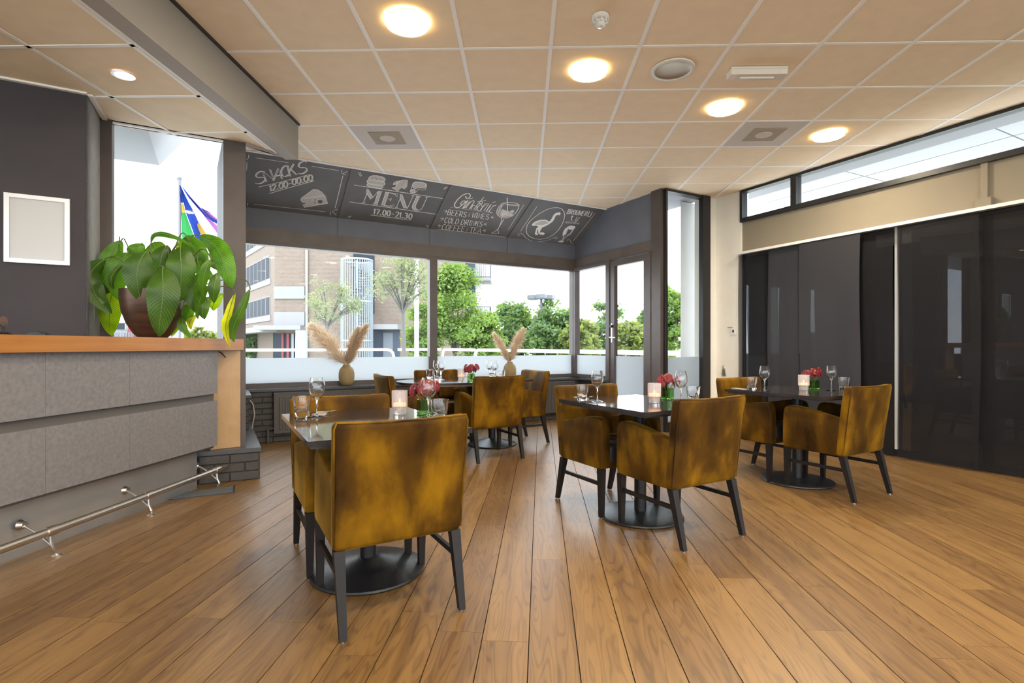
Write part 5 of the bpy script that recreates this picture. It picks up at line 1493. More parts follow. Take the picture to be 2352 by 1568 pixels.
glass('tumbler', pd_(1009, 2.54), 'faceted tumbler near the right edge of the nearest table', GT)
n_ = pd_(738, 2.80); napkin(n_, ANG - 0.3, 'folded pale napkin under the fork on the nearest table'); fork((n_.x + 0.02, n_.y - 0.01), ANG - 0.9, 'steel fork lying on the napkin of the nearest table')
glass('tumbler', pt(1337, 920), 'faceted water tumbler at the left of the middle table', GT)
glass('wine', pt(1372, 922), 'empty wine glass at the left of the middle table', GW)
candle(pt(1503, 925), 'ribbed smoky candle holder on the middle table')
flower_vase(pt(1533, 917), 'small green glass vase on the middle table', 'red orchid blossoms in the vase on the middle table', 2)
glass('wine', pd_(1564, 3.36), 'wine glass right of the red orchids on the middle table', GW)
glass('tumbler', pd_(1593, 3.33), 'faceted tumbler behind the high chair back at the middle table', GT)
n_ = pd_(1335, 3.62); napkin(n_, ANG - 0.3, 'folded pale napkin on the middle table'); fork((n_.x + 0.05, n_.y - 0.02), ANG - 1.0, 'steel fork lying on the napkin of the middle table')
glass('tumbler', pt(1727, 896), 'faceted water tumbler at the left of the table by curtains', GT)
glass('wine', pt(1756, 898), 'wine glass at the left of the table by curtains', GW)
candle(pt(1846, 896), 'ribbed clear candle holder on the table by curtains')
flower_vase(pt(1869, 894), 'small green glass vase on the table by curtains', 'red orchid blossoms in the vase on the table by curtains', 3)
glass('wine', pt(1909.5, 897), 'wine glass at the right of the table by curtains', GW)
glass('tumbler', pt(1939, 896), 'faceted tumbler at the right of the table by curtains', GT)
n_ = pd_(1700, 4.40); napkin(n_, ANG - 0.3, 'folded pale napkin at the left of the table by curtains')
for px, d, kd, lb in ((987, 5.82, 'tumbler', 'upper left tumbler on the oval table'), (1005, 5.45, 'tumbler', 'lower left tumbler on the oval table'), (1003, 5.80, 'wine', 'rear left wine glass on the oval table'), (1014, 5.60, 'wine', 'front left wine glass on the oval table'),
                      (1125, 5.88, 'wine', 'rear right wine glass on the oval table'), (1136, 5.68, 'wine', 'front right wine glass on the oval table'), (1131, 5.98, 'tumbler', 'tumbler behind the wine glasses right on the oval table'), (1152, 5.62, 'tumbler', 'rightmost tumbler on the oval table')):
    glass(kd, pd_(px, d), lb, GT if kd == 'tumbler' else GW)
candle(pd_(1060, 5.48), 'ribbed smoky candle holder on the oval table')
flower_vase(pd_(1082, 5.42), 'small green glass vase on the oval table', 'red orchid blossoms in the vase on the oval table', 4)

# ---------------------------------------------------------------- pampas vases on the sill
def pampas_vase(px, label, label2, plumes, seed):
    s = onwall(px, pl(C0, V, -0.13), U); q = pl(C0, U, s, V, -0.13)
    z0 = SILL
    MB().lathe([(0, 0), (0.055, 0), (0.072, 0.01), (0.088, 0.045), (0.095, 0.10), (0.093, 0.155), (0.083, 0.197), (0.062, 0.226), (0.045, 0.240), (0.042, 0.258), (0.036, 0.258), (0.036, 0.24), (0.06, 0.2), (0.07, 0.15), (0, 0.05)], 36, (*q, z0)).solo('sill_vase', 'vase_ochre', (*q, z0), label, 'vase', smooth=True, group='ochre vases on the window sill')
    t = thing('pampas_grass', label2, 'pampas grass', (*q, z0 + 0.06), 'pampas bunches on the sill')
    rr = random.Random(seed)
    for (tx, ty, w, lean) in plumes:
        d = q[1]
        tip = at(tx, ty, d); base = Vector((*q, z0 + 0.24)); root = Vector((q[0], q[1], z0 + 0.07))
        dirv = tip - base
        sag = Vector((lean, 0, 0.0))
        axis = spline([base, base + dirv * 0.35 - sag * 0.25, base + dirv * 0.7 - sag * 0.2, tip], 24)
        MB().tube([root, base] + axis[1:], [0.004] * 2 + [0.004 - 0.003 * i / 24 for i in range(1, 25)], 5).build('stalk', 'pampas_core', t, smooth=True)
        pb = MB(); 
        for k in range(1500):
            f = rr.random() ** 0.9
            i = min(int((0.06 + 0.94 * f) * 24), 23)
            p0 = axis[i].lerp(axis[i + 1], rr.random())
            tn = (axis[i + 1] - axis[i]).normalized()
            an = rr.random() * 2 * PI
            a1 = tn.cross(Vector((0, 1, 0.1))).normalized(); a2 = tn.cross(a1)
            rad = a1 * math.cos(an) + a2 * math.sin(an)
            env = (math.sin(PI * min(1, (f * 0.9 + 0.10) ** 0.75)) ** 0.6) * w * 1.15
            ln = (0.05 + 0.05 * rr.random()) * (0.5 + env / 0.05 * 0.5)
            p1 = p0 + tn * ln * 0.55 + rad * env * (0.4 + 0.5 * rr.random())
            p2 = p0 + tn * ln * 0.85 + rad * env * (0.8 + 0.7 * rr.random()) + Vector((0, 0, -0.03 * rr.random()))
            wv = rad.cross(tn) * (0.0022 + 0.0022 * rr.random())
            pb.add([p0 - wv, p0 + wv, p1 + wv, p1 - wv, p2 + wv * 0.3, p2 - wv * 0.3], [(0, 1, 2, 3), (3, 2, 4, 5)])
        pb.build('plume', 'pampas', t, kind='stuff')
pampas_vase(796, 'ochre ribbed vase holding three pampas plumes on the left sill', 'three feathery pampas plumes in the left sill vase', ((714, 748, 0.115, -0.10), (822, 755, 0.075, 0.02), (842, 748, 0.075, 0.05)), 5)
pampas_vase(1171, 'ochre vase holding two pampas plumes on the right sill', 'two pampas plumes in the right sill vase', ((1135, 767, 0.065, -0.03), (1201, 757, 0.085, 0.05)), 6)

# ---------------------------------------------------------------- ceiling fittings
def ceil_xy(px, py): q = onz(px, py, ZC); return (q.x, q.y)
lamp_pts = [(ceil_xy(935, 47), 'lit round glass ceiling lamp, the leftmost and nearest'), (ceil_xy(1352, 160), 'lit round glass ceiling lamp, second from left'), (ceil_xy(1664, 245), 'lit round glass ceiling lamp, third from left'), (ceil_xy(1903, 308), 'lit round glass ceiling lamp, rightmost above the window strip')]
step = (1.218, 0.579)
for (ox, oy), ks in (((0.53, 1.14), range(-3, 4)), ((1.71, -0.95), range(-5, 4)), ((2.9, -3.04), range(-6, 3))):  # rows of unseen lamps added behind the camera to brighten the room
    for k in ks:
        q = (ox + step[0] * k, oy + step[1] * k)
        if -4.6 < q[1] < 2.75 and q[0] > -1.7: lamp_pts.append((q, 'added unseen ceiling lamp behind the viewpoint to brighten the room'))
lroot = None
for i, (q, lb) in enumerate(lamp_pts):
    if lroot is None:
        lroot = thing('ceiling_lamp', lb, 'ceiling lamp', (*q, ZC - 0.004), 'round glass ceiling lamps')
        MB().lathe([(0, 0.0), (0.116, 0.0), (0.116, -0.0195), (0, -0.0195)], 40).build('housing', 'white_plastic', lroot, smooth=True, local=True)
        MB().lathe([(0.118, -0.0205), (0.113, -0.024), (0.07, -0.027), (0, -0.028)], 48).build('glass_disc', 'lamp_glass', lroot, smooth=True, local=True)
        rg = [(0.121, -0.016), (0.131, -0.019), (0.131, -0.024), (0.121, -0.027), (0.121, -0.016)]
        MB().lathe(rg, 48).build('glass_rim', 'lamp_rim', lroot, smooth=True, local=True)
        for k in range(3):
            a = math.radians(100 + 120 * k)
            MB().tube([(0.112 * math.cos(a), 0.112 * math.sin(a), -0.002), (0.128 * math.cos(a), 0.128 * math.sin(a), -0.028), (0.112 * math.cos(a), 0.112 * math.sin(a), -0.030)], 0.0025, 6).build('clip', 'aluminium', lroot, local=True)
    else:
        copy_thing(lroot, (*q, ZC - 0.004), 0, lb)
q = ceil_xy(1545, 158)
t = thing('recessed_downlight', 'unlit recessed downlight with white ring beside the lamps', 'downlight', (*q, ZC - 0.004))
MB().lathe([(0.128, 0.0), (0.154, 0.0), (0.152, -0.010), (0.135, -0.014), (0.127, -0.006), (0.128, 0.0)], 48, (*q, ZC - 0.004)).build('trim_ring', 'white_plastic', t, smooth=True)
MB().lathe([(0.128, -0.008), (0.11, -0.003), (0.06, 0.001), (0, 0.002)], 40, (*q, ZC - 0.004)).build('reflector', 'reflector', t, smooth=True)
q = ceil_xy(1738, 160)
t = thing('emergency_light', 'clear rectangular emergency light box on the ceiling', 'emergency light', (*q, ZC - 0.004))
MB().obox(q, gx, gy, -0.20, 0.20, -0.055, 0.055, ZC - 0.018, ZC - 0.004).build('base_plate', 'white_plastic', t)
for a0, a1, mt, nm in ((-0.20, -0.15, 'acrylic', 'end_cap'), (0.15, 0.20, 'acrylic', 'end_cap'), (-0.149, 0.149, 'acrylic', 'diffuser')):
    g = []
    for a in (a0, a1):
        g.append([(*pl(q, gx, a, gy, b), z) for b, z in ((-0.05, ZC - 0.018), (-0.045, ZC - 0.055), (0.045, ZC - 0.055), (0.05, ZC - 0.018))])
    MB().hexa(g[0], g[1]).build(nm, mt, t)
MB().tube([(*pl(q, gx, -0.12), ZC - 0.058), (*pl(q, gx, 0.12), ZC - 0.058)], 0.007, 8).build('tube_rib', 'white_plastic', t)
q = ceil_xy(1379, 36)
t = thing('smoke_detector', 'white smoke detector on the ceiling above the lamps', 'smoke detector', (*q, ZC - 0.004))
MB().lathe([(0, 0), (0.052, 0), (0.052, -0.022), (0.045, -0.028), (0, -0.028)], 28, (*q, ZC - 0.004)).build('base', 'white_plastic', t, smooth=True)
MB().lathe([(0, -0.028), (0.032, -0.028), (0.026, -0.058), (0.018, -0.066), (0, -0.068)], 24, (*q, ZC - 0.004)).build('sensor_head', 'white_plastic', t, smooth=True)
for k in range(8):
    a = k / 8 * 2 * PI
    MB().obox((q[0] + 0.032 * math.cos(a), q[1] + 0.032 * math.sin(a)), (math.cos(a), math.sin(a)), (-math.sin(a), math.cos(a)), -0.006, 0.012, -0.004, 0.004, ZC - 0.05, ZC - 0.03).build('fin', 'white_plastic', t)
for (c_, r_), lb in zip(VENTS, ('grey perforated ceiling vent panel near the high window', 'grey perforated ceiling vent panel near the beam end')):
    m = gpt(c_ + 0.5, r_ + 0.5)
    t = thing('ceiling_vent', lb, 'vent', (*m, ZC - 0.002), 'ceiling vents')
    MB().obox(m, gx, gy, -0.288, 0.288, -0.288, 0.288, ZC - 0.002, ZC + 0.010).build('face_plate', 'tile_grey', t)
    MB().obox(m, gx, gy, -0.15, 0.15, -0.15, 0.15, ZC - 0.006, ZC - 0.002).build('perforated_plate', 'vent_dark', t)
    MB().lathe([(0, -0.010), (0.07, -0.010), (0.075, -0.006)], 28, (*m, ZC)).build('centre_disc', 'tile_grey', t)
sp = onz(283, 170, ZL)
t = thing('halogen_spot', 'small lit halogen spot in the lower ceiling above the bar', 'spotlight', (sp.x, sp.y, ZL - 0.004))
MB().lathe([(0.045, 0.0), (0.066, 0.0), (0.064, -0.006), (0.046, -0.006), (0.045, 0.0)], 28, (sp.x, sp.y, ZL - 0.004)).build('trim_ring', 'aluminium', t, smooth=True)
MB().lathe([(0.045, -0.003), (0.02, 0.0), (0, 0.001)], 24, (sp.x, sp.y, ZL - 0.004)).build('bulb', 'spot_bulb', t, smooth=True)

# ---------------------------------------------------------------- outside
GZ = -0.8
smesh(MB().box(-120, 120, -40, 160, GZ - 0.3, GZ), 'floor_outside', 'ground')
TERR = structure('floor_terrace', label='terrace outside the windows')
MB().prism([pl(C0, U, -12, V, 0.1), pl(C0, U, 0.06, V, 0.1), pl(P3, U, 0.06), pl(Q5, W5O, 0.12), pl(pl(Q5, W5, 14), W5O, 0.12), pl(pl(Q5, W5, 14), W5O, 6), pl(C0, U, 8, V, 9.0), pl(C0, U, -12, V, 9.0)], -0.35, -0.05).build('slab', 'terrace', TERR)
# canopies
can = thing('roof_canopy', 'white panelled roof overhang outside the high window strip', 'canopy', (*pl(Q5, W5, 3.0, W5O, 1.5), 3.15))
MB().obox(Q5, W5, W5O, -0.4, 13.5, 0.12, 0.52, 3.15, 3.5).build('edge_beam', 'soffit_grey', can)
MB().obox(Q5, W5, W5O, -0.4, 13.5, 0.52, 2.6, 3.42, 3.6).build('roof_slab', 'soffit_grey', can)
for i in range(8):
    for j in range(2):
        MB().obox(Q5, W5, W5O, -0.4 + i * 1.5 + 0.008, 1.1 + i * 1.5 - 0.008, 0.52 + j * 1.0 + 0.008, 1.52 + j * 1.0 - 0.008, 3.34, 3.40).build('soffit_panel', 'soffit_white', can)
MB().obox(Q5, W5, W5O, -0.4, 13.5, 0.52, 2.5, 3.402, 3.42).build('soffit_joint', 'far_grey', can)
q = (2.39, 7.42)
MB().prism([q, pl(q, U, 0.42), pl(q, U, 0.42, (0.31, 0.95), 0.4), pl(q, (0.31, 0.95), 0.4)], -0.05, 3.15).solo('concrete_column', 'concrete_white', (*pl(q, U, 0.2, V, 0.2), -0.05), 'white concrete column outside the tall narrow window', 'column')
c2 = thing('door_canopy', 'pale roof overhang above the terrace door', 'canopy', (*pl(P3, V, 0.8), 3.16))
MB().obox(P3, U, V, 0.07, 1.0, 0.08, 1.9, 3.16, 3.45).build('roof_slab', 'soffit_grey', c2)
Bc = Vector((-4.01, 5.95))
z0, z1 = 3.15, 3.97
lo = [pl((Bc.x, Bc.y), U, -6), (Bc.x, Bc.y), pl((Bc.x, Bc.y), VN, 1.75), pl(pl((Bc.x, Bc.y), VN, 1.75), U, -6)]
hi = [pl((Bc.x, Bc.y), U, -6, V, 0.47), pl((Bc.x, Bc.y), U, 0.47, V, 0.47), pl(pl((Bc.x, Bc.y), VN, 1.75), U, 0.47), pl(pl((Bc.x, Bc.y), VN, 1.75), U, -6)]
MB().hexa([(p[0], p[1], z0) for p in lo], [(p[0], p[1], z1) for p in hi]).solo('roof_corner', 'soffit_grey', (Bc.x, Bc.y, z0), 'grey roof corner seen through the window behind the plant', 'roof')

# handrail
rails = thing('terrace_railing', 'white tubular railing around the terrace', 'railing', (-2, 14, -0.05))
ZRR = 0.985
def rp(px, d): return Vector((dirx(px) * d, d, ZRR))
RA, RB, RC_, RD = rp(430, 13.3), rp(905, 16.2), rp(1013, 17.0), rp(1660, 7.4)
rt = 0.04
def rail_run(a, b, bend_a, bend_b):
    d = (b - a).normalized(); pth = []
    if bend_a: pth += [a + Vector((0, 0, -1.03)), a + Vector((0, 0, -0.25)), a + d * 0.04 + Vector((0, 0, -0.09)), a + d * 0.12 + Vector((0, 0, -0.02)), a + d * 0.25]
    else: pth += [a]
    if bend_b: pth += [b - d * 0.25, b - d * 0.12 + Vector((0, 0, -0.02)), b - d * 0.04 + Vector((0, 0, -0.09)), b + Vector((0, 0, -0.25)), b + Vector((0, 0, -1.03))]
    else: pth += [b]
    MB().tube(pth, rt, 12).build('rail_section', 'white_paint', rails, smooth=True)
rail_run(RA, RB, True, True)
rail_run(RB + (RC_ - RB) * 0.08, RC_, False, False)
rm = RC_.lerp(RD, 0.24)
rail_run(RC_ + (RD - RC_) * 0.012, rm - (RD - RC_) * 0.004, True, False)
rail_run(rm, RD, True, True)

# trees
def tree(name, label, px_c, d, y_top, y_bot, halfw, mt, bark, n_leaf, leaf_s, seed, group, trunk_px=None, shape=0.75, sparse=False, cat='tree'):
    rr = random.Random(seed)
    top = at(px_c, y_top, d); bot = at(px_c, y_bot, d)
    cz = (top.z + bot.z) / 2; rz_ = (top.z - bot.z) / 2; rx = halfw / F * d
    tx = at(trunk_px if trunk_px else px_c, y_bot, d).x
    base = Vector((tx, d, GZ if d > 18 else -0.05))
    t = thing(name, label, cat, base, group)
    cen = Vector((top.x, d, cz))
    fork_ = Vector((tx, d, bot.z + rz_ * 0.25))
    r0_ = 0.012 * (top.z - base.z) + 0.02
    MB().tube(spline([base, base.lerp(fork_, 0.5) + Vector((0.03, 0, 0)), fork_], 8), [r0_ * (1 - 0.35 * i / 8) for i in range(9)], 8).build('trunk', bark, t, smooth=True)
    br = MB(); tips = []
    nb = 13 if sparse else 10
    for k in range(nb):
        an = rr.random() * 2 * PI; el = rr.random() * 1.7 - 0.5
        e = cen + Vector((rx * 0.82 * math.cos(an) * math.cos(el), rx * 0.82 * math.sin(an) * math.cos(el), rz_ * 0.85 * math.sin(el)))
        br.tube(spline([fork_, fork_.lerp(e, 0.5) + Vector((0, 0, 0.12 * rz_)), e], 6), [r0_ * 0.5 * (1 - 0.8 * i / 6) for i in range(7)], 5)
        tips.append(e)
        for kk in range(3 if sparse else 1):
            e2 = fork_.lerp(e, 0.55 + 0.3 * rr.random()); e3 = e2 + Vector(((rr.random() - .5), (rr.random() - .5), (rr.random() - .2))) * rx * 0.7
            br.tube([e2, e3], [r0_ * 0.2, r0_ * 0.06], 4); tips.append(e3)
    br.build('branches', bark, t, smooth=True)
    ncl = 40 if sparse else 60
    cls = list(tips)
    while len(cls) < ncl:
        x, y, z = (rr.random() * 2 - 1, rr.random() * 2 - 1, rr.random() * 2 - 1)
        if x * x + y * y + z * z > 1 or x * x + y * y + z * z < 0.15: continue
        taper = 1 - (1 - shape) * max(0, z)
        cls.append(cen + Vector((x * rx * taper, y * rx * taper, z * rz_)))
    lf = MB(); csz = rx * (0.30 if sparse else 0.34)
    for k in range(n_leaf):
        c_ = cls[rr.randrange(len(cls))]
        p = c_ + Vector((rr.gauss(0, 1), rr.gauss(0, 1), rr.gauss(0, 0.7))) * csz * 0.5
        a = Vector((rr.gauss(0, 1), rr.gauss(0, 1), rr.gauss(0, 0.6))).normalized()
        b = a.cross(Vector((rr.gauss(0, 1), rr.gauss(0, 1), rr.gauss(0, 1)))).normalized()
        s_ = leaf_s * (0.6 + 0.8 * rr.random()); w_ = s_ * (0.28 if sparse else 0.5)
        lf.add([p - a * s_, p + b * w_, p + a * s_, p - b * w_], [(0, 1, 2, 3)])
    lf.build('foliage', mt, t, kind='stuff')
tree('olive_tree', 'small silvery olive tree behind the left pampas vase', 765, 14.0, 636, 768, 62, 'tree_olive', 'bark_olive', 2300, 0.045, 1, 'olive trees by the terrace', 752, sparse=True)
tree('olive_tree', 'taller silvery olive tree left of the window mullion', 930, 12.0, 578, 740, 78, 'tree_olive', 'bark_olive', 2600, 0.048, 2, 'olive trees by the terrace', 925, sparse=True)
BT = 'trees beyond the terrace'
tree('leafy_tree', 'tall bright green tree right of the window mullion', 1045, 24, 600, 850, 72, 'tree_green', 'bark', 15000, 0.085, 3, BT, shape=0.45)
tree('leafy_tree', 'bright green bush low between mullion and olive tree', 972, 23, 690, 860, 40, 'tree_green', 'bark', 7000, 0.085, 4, BT)
tree('leafy_tree', 'bright green low tree under the balconies', 1105, 25, 705, 860, 45, 'tree_green', 'bark', 8000, 0.09, 5, BT)
tree('leafy_tree', 'dense green tree left of the street lamp', 1182, 32, 695, 850, 52, 'tree_deep', 'bark', 7000, 0.15, 6, BT)
tree('leafy_tree', 'dense green tree right of the street lamp', 1272, 30, 690, 850, 50, 'tree_deep', 'bark', 7000, 0.14, 7, BT)
tree('leafy_tree', 'lighter green low tree beside the corner post', 1320, 27, 745, 860, 34, 'tree_yellow', 'bark', 3800, 0.13, 8, BT)
tree('leafy_tree', 'yellow-green tree in the narrow window', 1345, 30, 725, 850, 32, 'tree_yellow', 'bark', 4200, 0.13, 9, BT)
tree('leafy_tree', 'tall hazy tree behind the glass door frame', 1395, 38, 688, 860, 42, 'tree_deep', 'bark', 6000, 0.17, 10, BT)
tree('leafy_tree', 'round yellow-green tree seen through the glass door', 1445, 26, 735, 860, 44, 'tree_yellow', 'bark', 5200, 0.12, 11, BT)
tree('leafy_tree', 'green tree top at the right of the glass door', 1500, 30, 690, 850, 34, 'tree_deep', 'bark', 4500, 0.14, 12, BT)
tree('leafy_tree', 'tall fresh green tree seen in the tall narrow window', 1545, 22, 650, 850, 42, 'tree_green', 'bark', 9000, 0.085, 13, BT)
tree('leafy_tree', 'distant round tree low in the window behind the plant', 462, 46, 748, 830, 32, 'tree_yellow', 'bark', 4000, 0.2, 14, BT)
tree('leafy_tree', 'distant dark tree at the left edge of the big window', 580, 45, 740, 840, 22, 'tree_deep', 'bark', 3500, 0.2, 15, BT)
tree('leafy_tree', 'small distant tree beside the plant leaves', 505, 48, 762, 830, 16, 'tree_deep', 'bark', 2000, 0.2, 16, BT)

# brick apartment building
BY = 36.0
def bx(px): return dirx(px) * BY
def bz(py): return H + (CY - py) / F * BY
blk = thing('brick_building', 'tan brick apartment building with white bands across the street', 'building', (bx(800), BY, GZ))
cxl = bx(631); cxr = bx(1057)
MB().box(cxl, cxr, BY, BY + 9, GZ, 19).build('front_wall', 'far_brick', blk)
sd = Vector((-0.62, 0.785)); sd.normalize(); SDt = (sd.x, sd.y); SDn = (-0.785, -0.62)
SLN = 13.0
MB().prism([(cxl, BY), pl((cxl, BY), SDt, SLN), pl(pl((cxl, BY), SDt, SLN), (1, 0), 6), (cxl, BY + 9)], bz(752), 19).build('side_wall', 'far_brick_side', blk)
MB().prism([pl((cxl, BY), SDt, 1.5, (1, 0), 0.8), pl((cxl, BY), SDt, SLN, (1, 0), 1.5), pl(pl((cxl, BY), SDt, SLN), (1, 0), 6), (cxl + 1.2, BY + 9)], GZ, bz(752)).build('ground_floor', 'far_brick_side', blk)
for y0, y1 in ((716, 747), (658, 686)):
    MB().box(cxl - 0.02, bx(701), BY - 0.12, BY, bz(y1), bz(y0)).build('white_band', 'band_white', blk)
for y0, y1 in ((723, 676), (637, 580), (540, 490)):
    zlo, zhi = bz(y0), bz(y1)
    MB().obox((cxl, BY), SDt, SDn, 1.0, SLN - 0.4, -0.02, 0.06, zlo - 0.35, zlo).build('sill_band', 'band_white', blk)
    n = 9
    for k in range(n):
        s0 = 1.1 + (SLN - 1.8) / n * k
        wdw = MB().obox((cxl, BY), SDt, SDn, s0 + 0.05, s0 + (SLN - 1.8) / n - 0.12, -0.02, 0.05, zlo, zhi).build('window', 'band_white', blk)
        MB().obox((cxl, BY), SDt, SDn, s0 + 0.14, s0 + (SLN - 1.8) / n - 0.21, 0.05, 0.07, zlo + 0.08, zhi - 0.08).build('pane', 'far_glass', wdw)
MB().obox((cxl, BY), SDt, SDn, -0.2, SLN, -0.1, 0.8, bz(762), bz(750)).build('canopy_edge', 'band_white', blk)
MB().box(cxl - 1.0, bx(703), BY - 1.0, BY, bz(758), bz(748)).build('canopy', 'band_white', blk)
MB().box(bx(680), bx(703), BY - 0.10, BY, GZ, bz(757)).build('white_pier', 'white_paint', blk)
MB().box(bx(628), bx(679), BY - 0.06, BY, GZ, bz(765)).build('shop_window', 'far_glass', blk)
for x in (648, 660, 671): MB().box(bx(x), bx(x + 5), BY - 0.12, BY - 0.06, GZ, bz(766)).build('curtain', 'far_red' if x != 671 else 'band_white', blk)
MB().tube([(bx(706), BY - 0.12, GZ), (bx(706), BY - 0.12, 18)], 0.09, 8).build('drain_pipe', 'steel_blue', blk)
MB().box(bx(812), bx(860), BY - 0.05, BY, bz(720), 18).build('stairwell_glass', 'far_glass', blk)
MB().box(bx(858), bx(918), BY - 0.05, BY, GZ, bz(754)).build('garage_recess', 'far_dark', blk)
MB().box(bx(881), bx(903), BY - 0.10, BY - 0.05, GZ, bz(764)).build('garage_door', 'far_grey', blk)
MB().box(bx(854), bx(922), BY - 1.2, BY, bz(757), bz(746)).build('porch_roof', 'band_white', blk)
MB().box(bx(796), bx(803), BY - 0.2, BY, bz(592), bz(588)).build('wall_lamp', 'white_paint', blk)
# spiral stair cage
SD_ = 34.5
sx = dirx(820) * SD_; sr = 35 / F * SD_
def sz(py): return H + (CY - py) / F * SD_
cage = thing('spiral_stair', 'pale blue steel spiral stair cage on the brick building', 'stair', (sx, SD_, GZ))
ztop = sz(598)
for z in (ztop, sz(693), sz(782), GZ + 0.1):
    MB().lathe([(sr - 0.03, z - 0.05), (sr + 0.03, z - 0.05), (sr + 0.03, z + 0.05), (sr - 0.03, z + 0.05), (sr - 0.03, z - 0.05)], 40, (sx, SD_, 0)).build('hoop', 'steel_blue', cage)
barm = MB().box(-0.022, 0.022, -0.022, 0.022, GZ, ztop).mesh('cage_bar', 'steel_blue')
for k in range(40):
    a = 2 * PI * k / 40
    piece('cage_bar', barm, cage, Matrix.Translation((sr * math.cos(a), sr * math.sin(a), -GZ)))
MB().tube([(sx, SD_, GZ), (sx, SD_, ztop)], 0.09, 8).build('centre_post', 'steel_blue', cage)
stm = MB().prism([(0, -0.05), (sr - 0.05, -0.22), (sr - 0.05, 0.22), (0, 0.05)], -0.03, 0.03).mesh('step', 'band_white')
nz_ = int((ztop - GZ) / 0.2)
for k in range(nz_):
    piece('step', stm, cage, Matrix.Translation((0, 0, 0.2 * (k + 1))) @ Matrix.Rotation(k * 0.42, 4, 'Z'))
# white block with balconies
WY = 40.0
def wx(px): return dirx(px) * WY
def wz(py): return H + (CY - py) / F * WY
wb = thing('white_building', 'white apartment block with dark balconies behind the green trees', 'building', (wx(1090), WY, GZ))
MB().box(wx(1078), wx(1106), WY, WY + 8, GZ, 20).build('wall', 'white_paint', wb)
MB().box(wx(1074), wx(1092), WY - 0.1, WY, wz(720), 20).build('dark_bay', 'balcony_dark', wb)
for y0, y1, x0, x1 in ((650, 608, 1073, 1129), (752, 707, 1096, 1129)):
    z0, z1 = wz(y0), wz(y1)
    bl = MB().box(wx(x0), wx(x1), WY - 1.6, WY + 1.0, z0, z0 + 0.18).build('balcony_slab', 'band_white', wb)
    MB().box(wx(x0), wx(x1), WY - 1.62, WY - 1.56, z1 - 0.06, z1).build('handrail', 'balcony_dark', bl)
    MB().box(wx(x0), wx(x1), WY - 1.62, WY - 1.56, z0 + 0.22, z0 + 0.30).build('lower_rail', 'balcony_dark', bl)
    MB().box(wx(x1) - 0.06, wx(x1), WY - 1.6, WY + 1.0, z0 + 0.22, z1).build('side_screen', 'balcony_dark', bl)
    n = 14
    for k in range(n + 1):
        x = wx(x0) + (wx(x1) - wx(x0)) * k / n
        MB().box(x - 0.02, x + 0.02, WY - 1.61, WY - 1.57, z0 + 0.2, z1).build('baluster', 'balcony_dark', bl)
# street lamp with three heads
LY = 30.0
lx = dirx(1243) * LY
lp = thing('street_lamp', 'tall street lamp with three hexagonal heads above the trees', 'street lamp', (lx, LY, GZ))
zl = H + (CY - 688) / F * LY
MB().tube([(lx, LY, GZ), (lx, LY, zl)], [0.10, 0.075], 12).build('pole', 'lamp_post', lp, smooth=True)
for k, (dx, dy) in enumerate(((-0.46, 0.15), (0.46, 0.15), (0.0, -0.3))):
    MB().lathe([(0, 0), (0.30, 0.0), (0.34, 0.06), (0.34, 0.26), (0.30, 0.28), (0, 0.28)], 6, (lx + dx, LY + dy, zl)).build('lamp_head', 'lamp_post', lp)
# white poles, flag
MB().tube([at(957, 900, 20), at(957, 300, 20)], 0.085, 10).solo('white_mast', 'white_paint', (at(957, 900, 20).x, 20, GZ), 'plain white mast beside the taller olive tree', 'mast', smooth=True)
FD = 12.0
fb0 = at(413, 830, FD); fb0.z = -0.05
fp = thing('flag_pole', 'grey flag pole outside the window behind the plant', 'flag pole', fb0)
MB().tube([fb0, at(413, 410, FD)], 0.032, 12).build('pole', 'lamp_post', fp, smooth=True)
MB().tube([at(408, 411, FD), at(417, 408, FD)], 0.04, 10).build('pole_cap', 'lamp_post', fp, smooth=True)
fg = thing('flag', 'limp green, gold, blue and pink flag on the pole', 'flag', at(440, 560, FD))
def fz(x, y, o=0.0): return at(390 + x / 9.8, 400 + y / 9.8, FD - 0.05 + o)
def sheet(cols, nm, mt, seed, thick=0.0):
    """cols: list of rows, each row a list of crop-pixel points"""
    vs = []; fs = []; n = len(cols[0])
    for r in cols:
        for j, (x, y) in enumerate(r): vs.append(fz(x, y, 0.05 * math.sin(j * 2.1 + seed) + 0.03 * math.sin(y * 0.01)))
    for i in range(len(cols) - 1):
        for j in range(n - 1):
            b = i * n + j; fs.append((b, b + 1, b + n + 1, b + n))
    MB().add(vs, fs).build(nm, mt, fg, smooth=True)
sheet([[(205, 240), (225, 250), (245, 260)], [(245, 640), (280, 645), (310, 650)]], 'blue_field', 'flag_blue', 0)
sheet([[(250, 655), (280, 655), (312, 655)], [(262, 865), (310, 865), (355, 865)]], 'gold_stripe', 'flag_gold', 1)
sheet([[(262, 865), (310, 865), (355, 865)], [(270, 1310), (400, 1340), (550, 1400)], [(280, 1500), (430, 1540), (620, 1600)]], 'green_field', 'flag_green', 2)
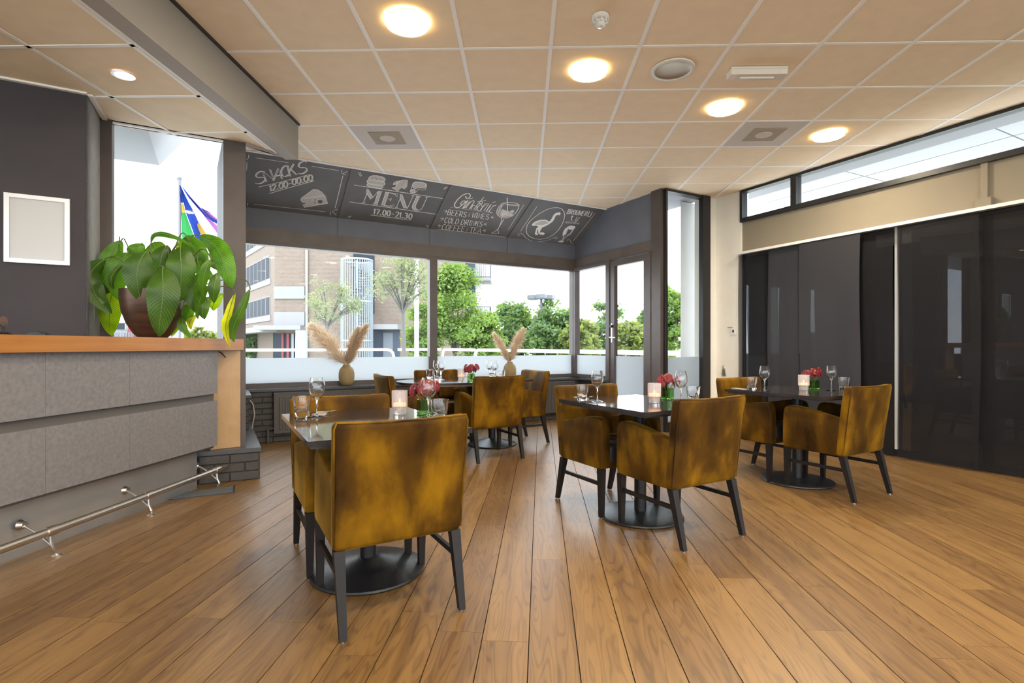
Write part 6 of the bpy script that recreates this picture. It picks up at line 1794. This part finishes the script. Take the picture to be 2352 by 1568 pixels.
sheet([[(210, 240), (235, 250), (265, 300)], [(310, 640), (370, 650), (440, 660)], [(360, 870), (430, 850), (540, 830)], [(470, 1150), (540, 1130), (650, 1080)], [(560, 1400), (620, 1390), (700, 1370)], [(650, 1600), (720, 1600), (800, 1600)]], 'blue_field', 'flag_blue', 3)
sheet([[(615, 1130), (640, 1100), (655, 1080)], [(650, 1250), (700, 1230), (740, 1210)], [(720, 1390), (780, 1370), (830, 1350)], [(800, 1600), (860, 1580), (900, 1570)]], 'gold_stripe', 'flag_gold', 4)
sheet([[(258, 262), (264, 262), (270, 262)], [(400, 500), (430, 485), (450, 480)], [(600, 740), (640, 720), (680, 740)], [(780, 940), (830, 900), (860, 830)], [(960, 1060), (1000, 1020), (1020, 960)], [(1225, 1215), (1230, 1180), (1225, 1150)]], 'blue_streamer', 'flag_blue', 5)
sheet([[(430, 520), (440, 500), (450, 485)], [(640, 760), (650, 735), (665, 720)], [(800, 980), (820, 950), (840, 930)], [(1000, 1240), (1030, 1190), (1060, 1150)], [(1220, 1560), (1235, 1450), (1235, 1380)]], 'pink_streamer', 'flag_pink', 6)
sheet([[(740, 800), (760, 805), (780, 815)], [(900, 960), (930, 930), (950, 910)], [(1050, 1040), (1080, 1040), (1120, 1050)], [(1210, 1180), (1220, 1160), (1225, 1150)]], 'pink_streamer', 'flag_pink', 7)
# pink and white house low behind the pot
HY = 50.0
hs = thing('pink_house', 'pink and white house low behind the plant pot', 'house', (dirx(285) * HY, HY, GZ))
def hx(px): return dirx(px) * HY
def hz(py): return H + (CY - py) / F * HY
MB().box(hx(255), hx(318), HY, HY + 6, GZ, hz(757)).build('wall', 'band_white', hs)
MB().box(hx(296), hx(318), HY - 0.2, HY, GZ, hz(738)).build('pink_bay', 'far_red', hs)
MB().box(hx(262), hx(292), HY - 0.1, HY, hz(757), hz(740)).build('window', 'band_white', hs)
MB().box(hx(266), hx(288), HY - 0.14, HY - 0.1, hz(756), hz(742)).build('pane', 'far_glass', hs)
for k in range(16): MB().box(hx(262 + k * 3.4), hx(263.4 + k * 3.4), HY - 0.5, HY - 0.45, GZ, hz(763)).build('fence_bar', 'far_grey', hs)
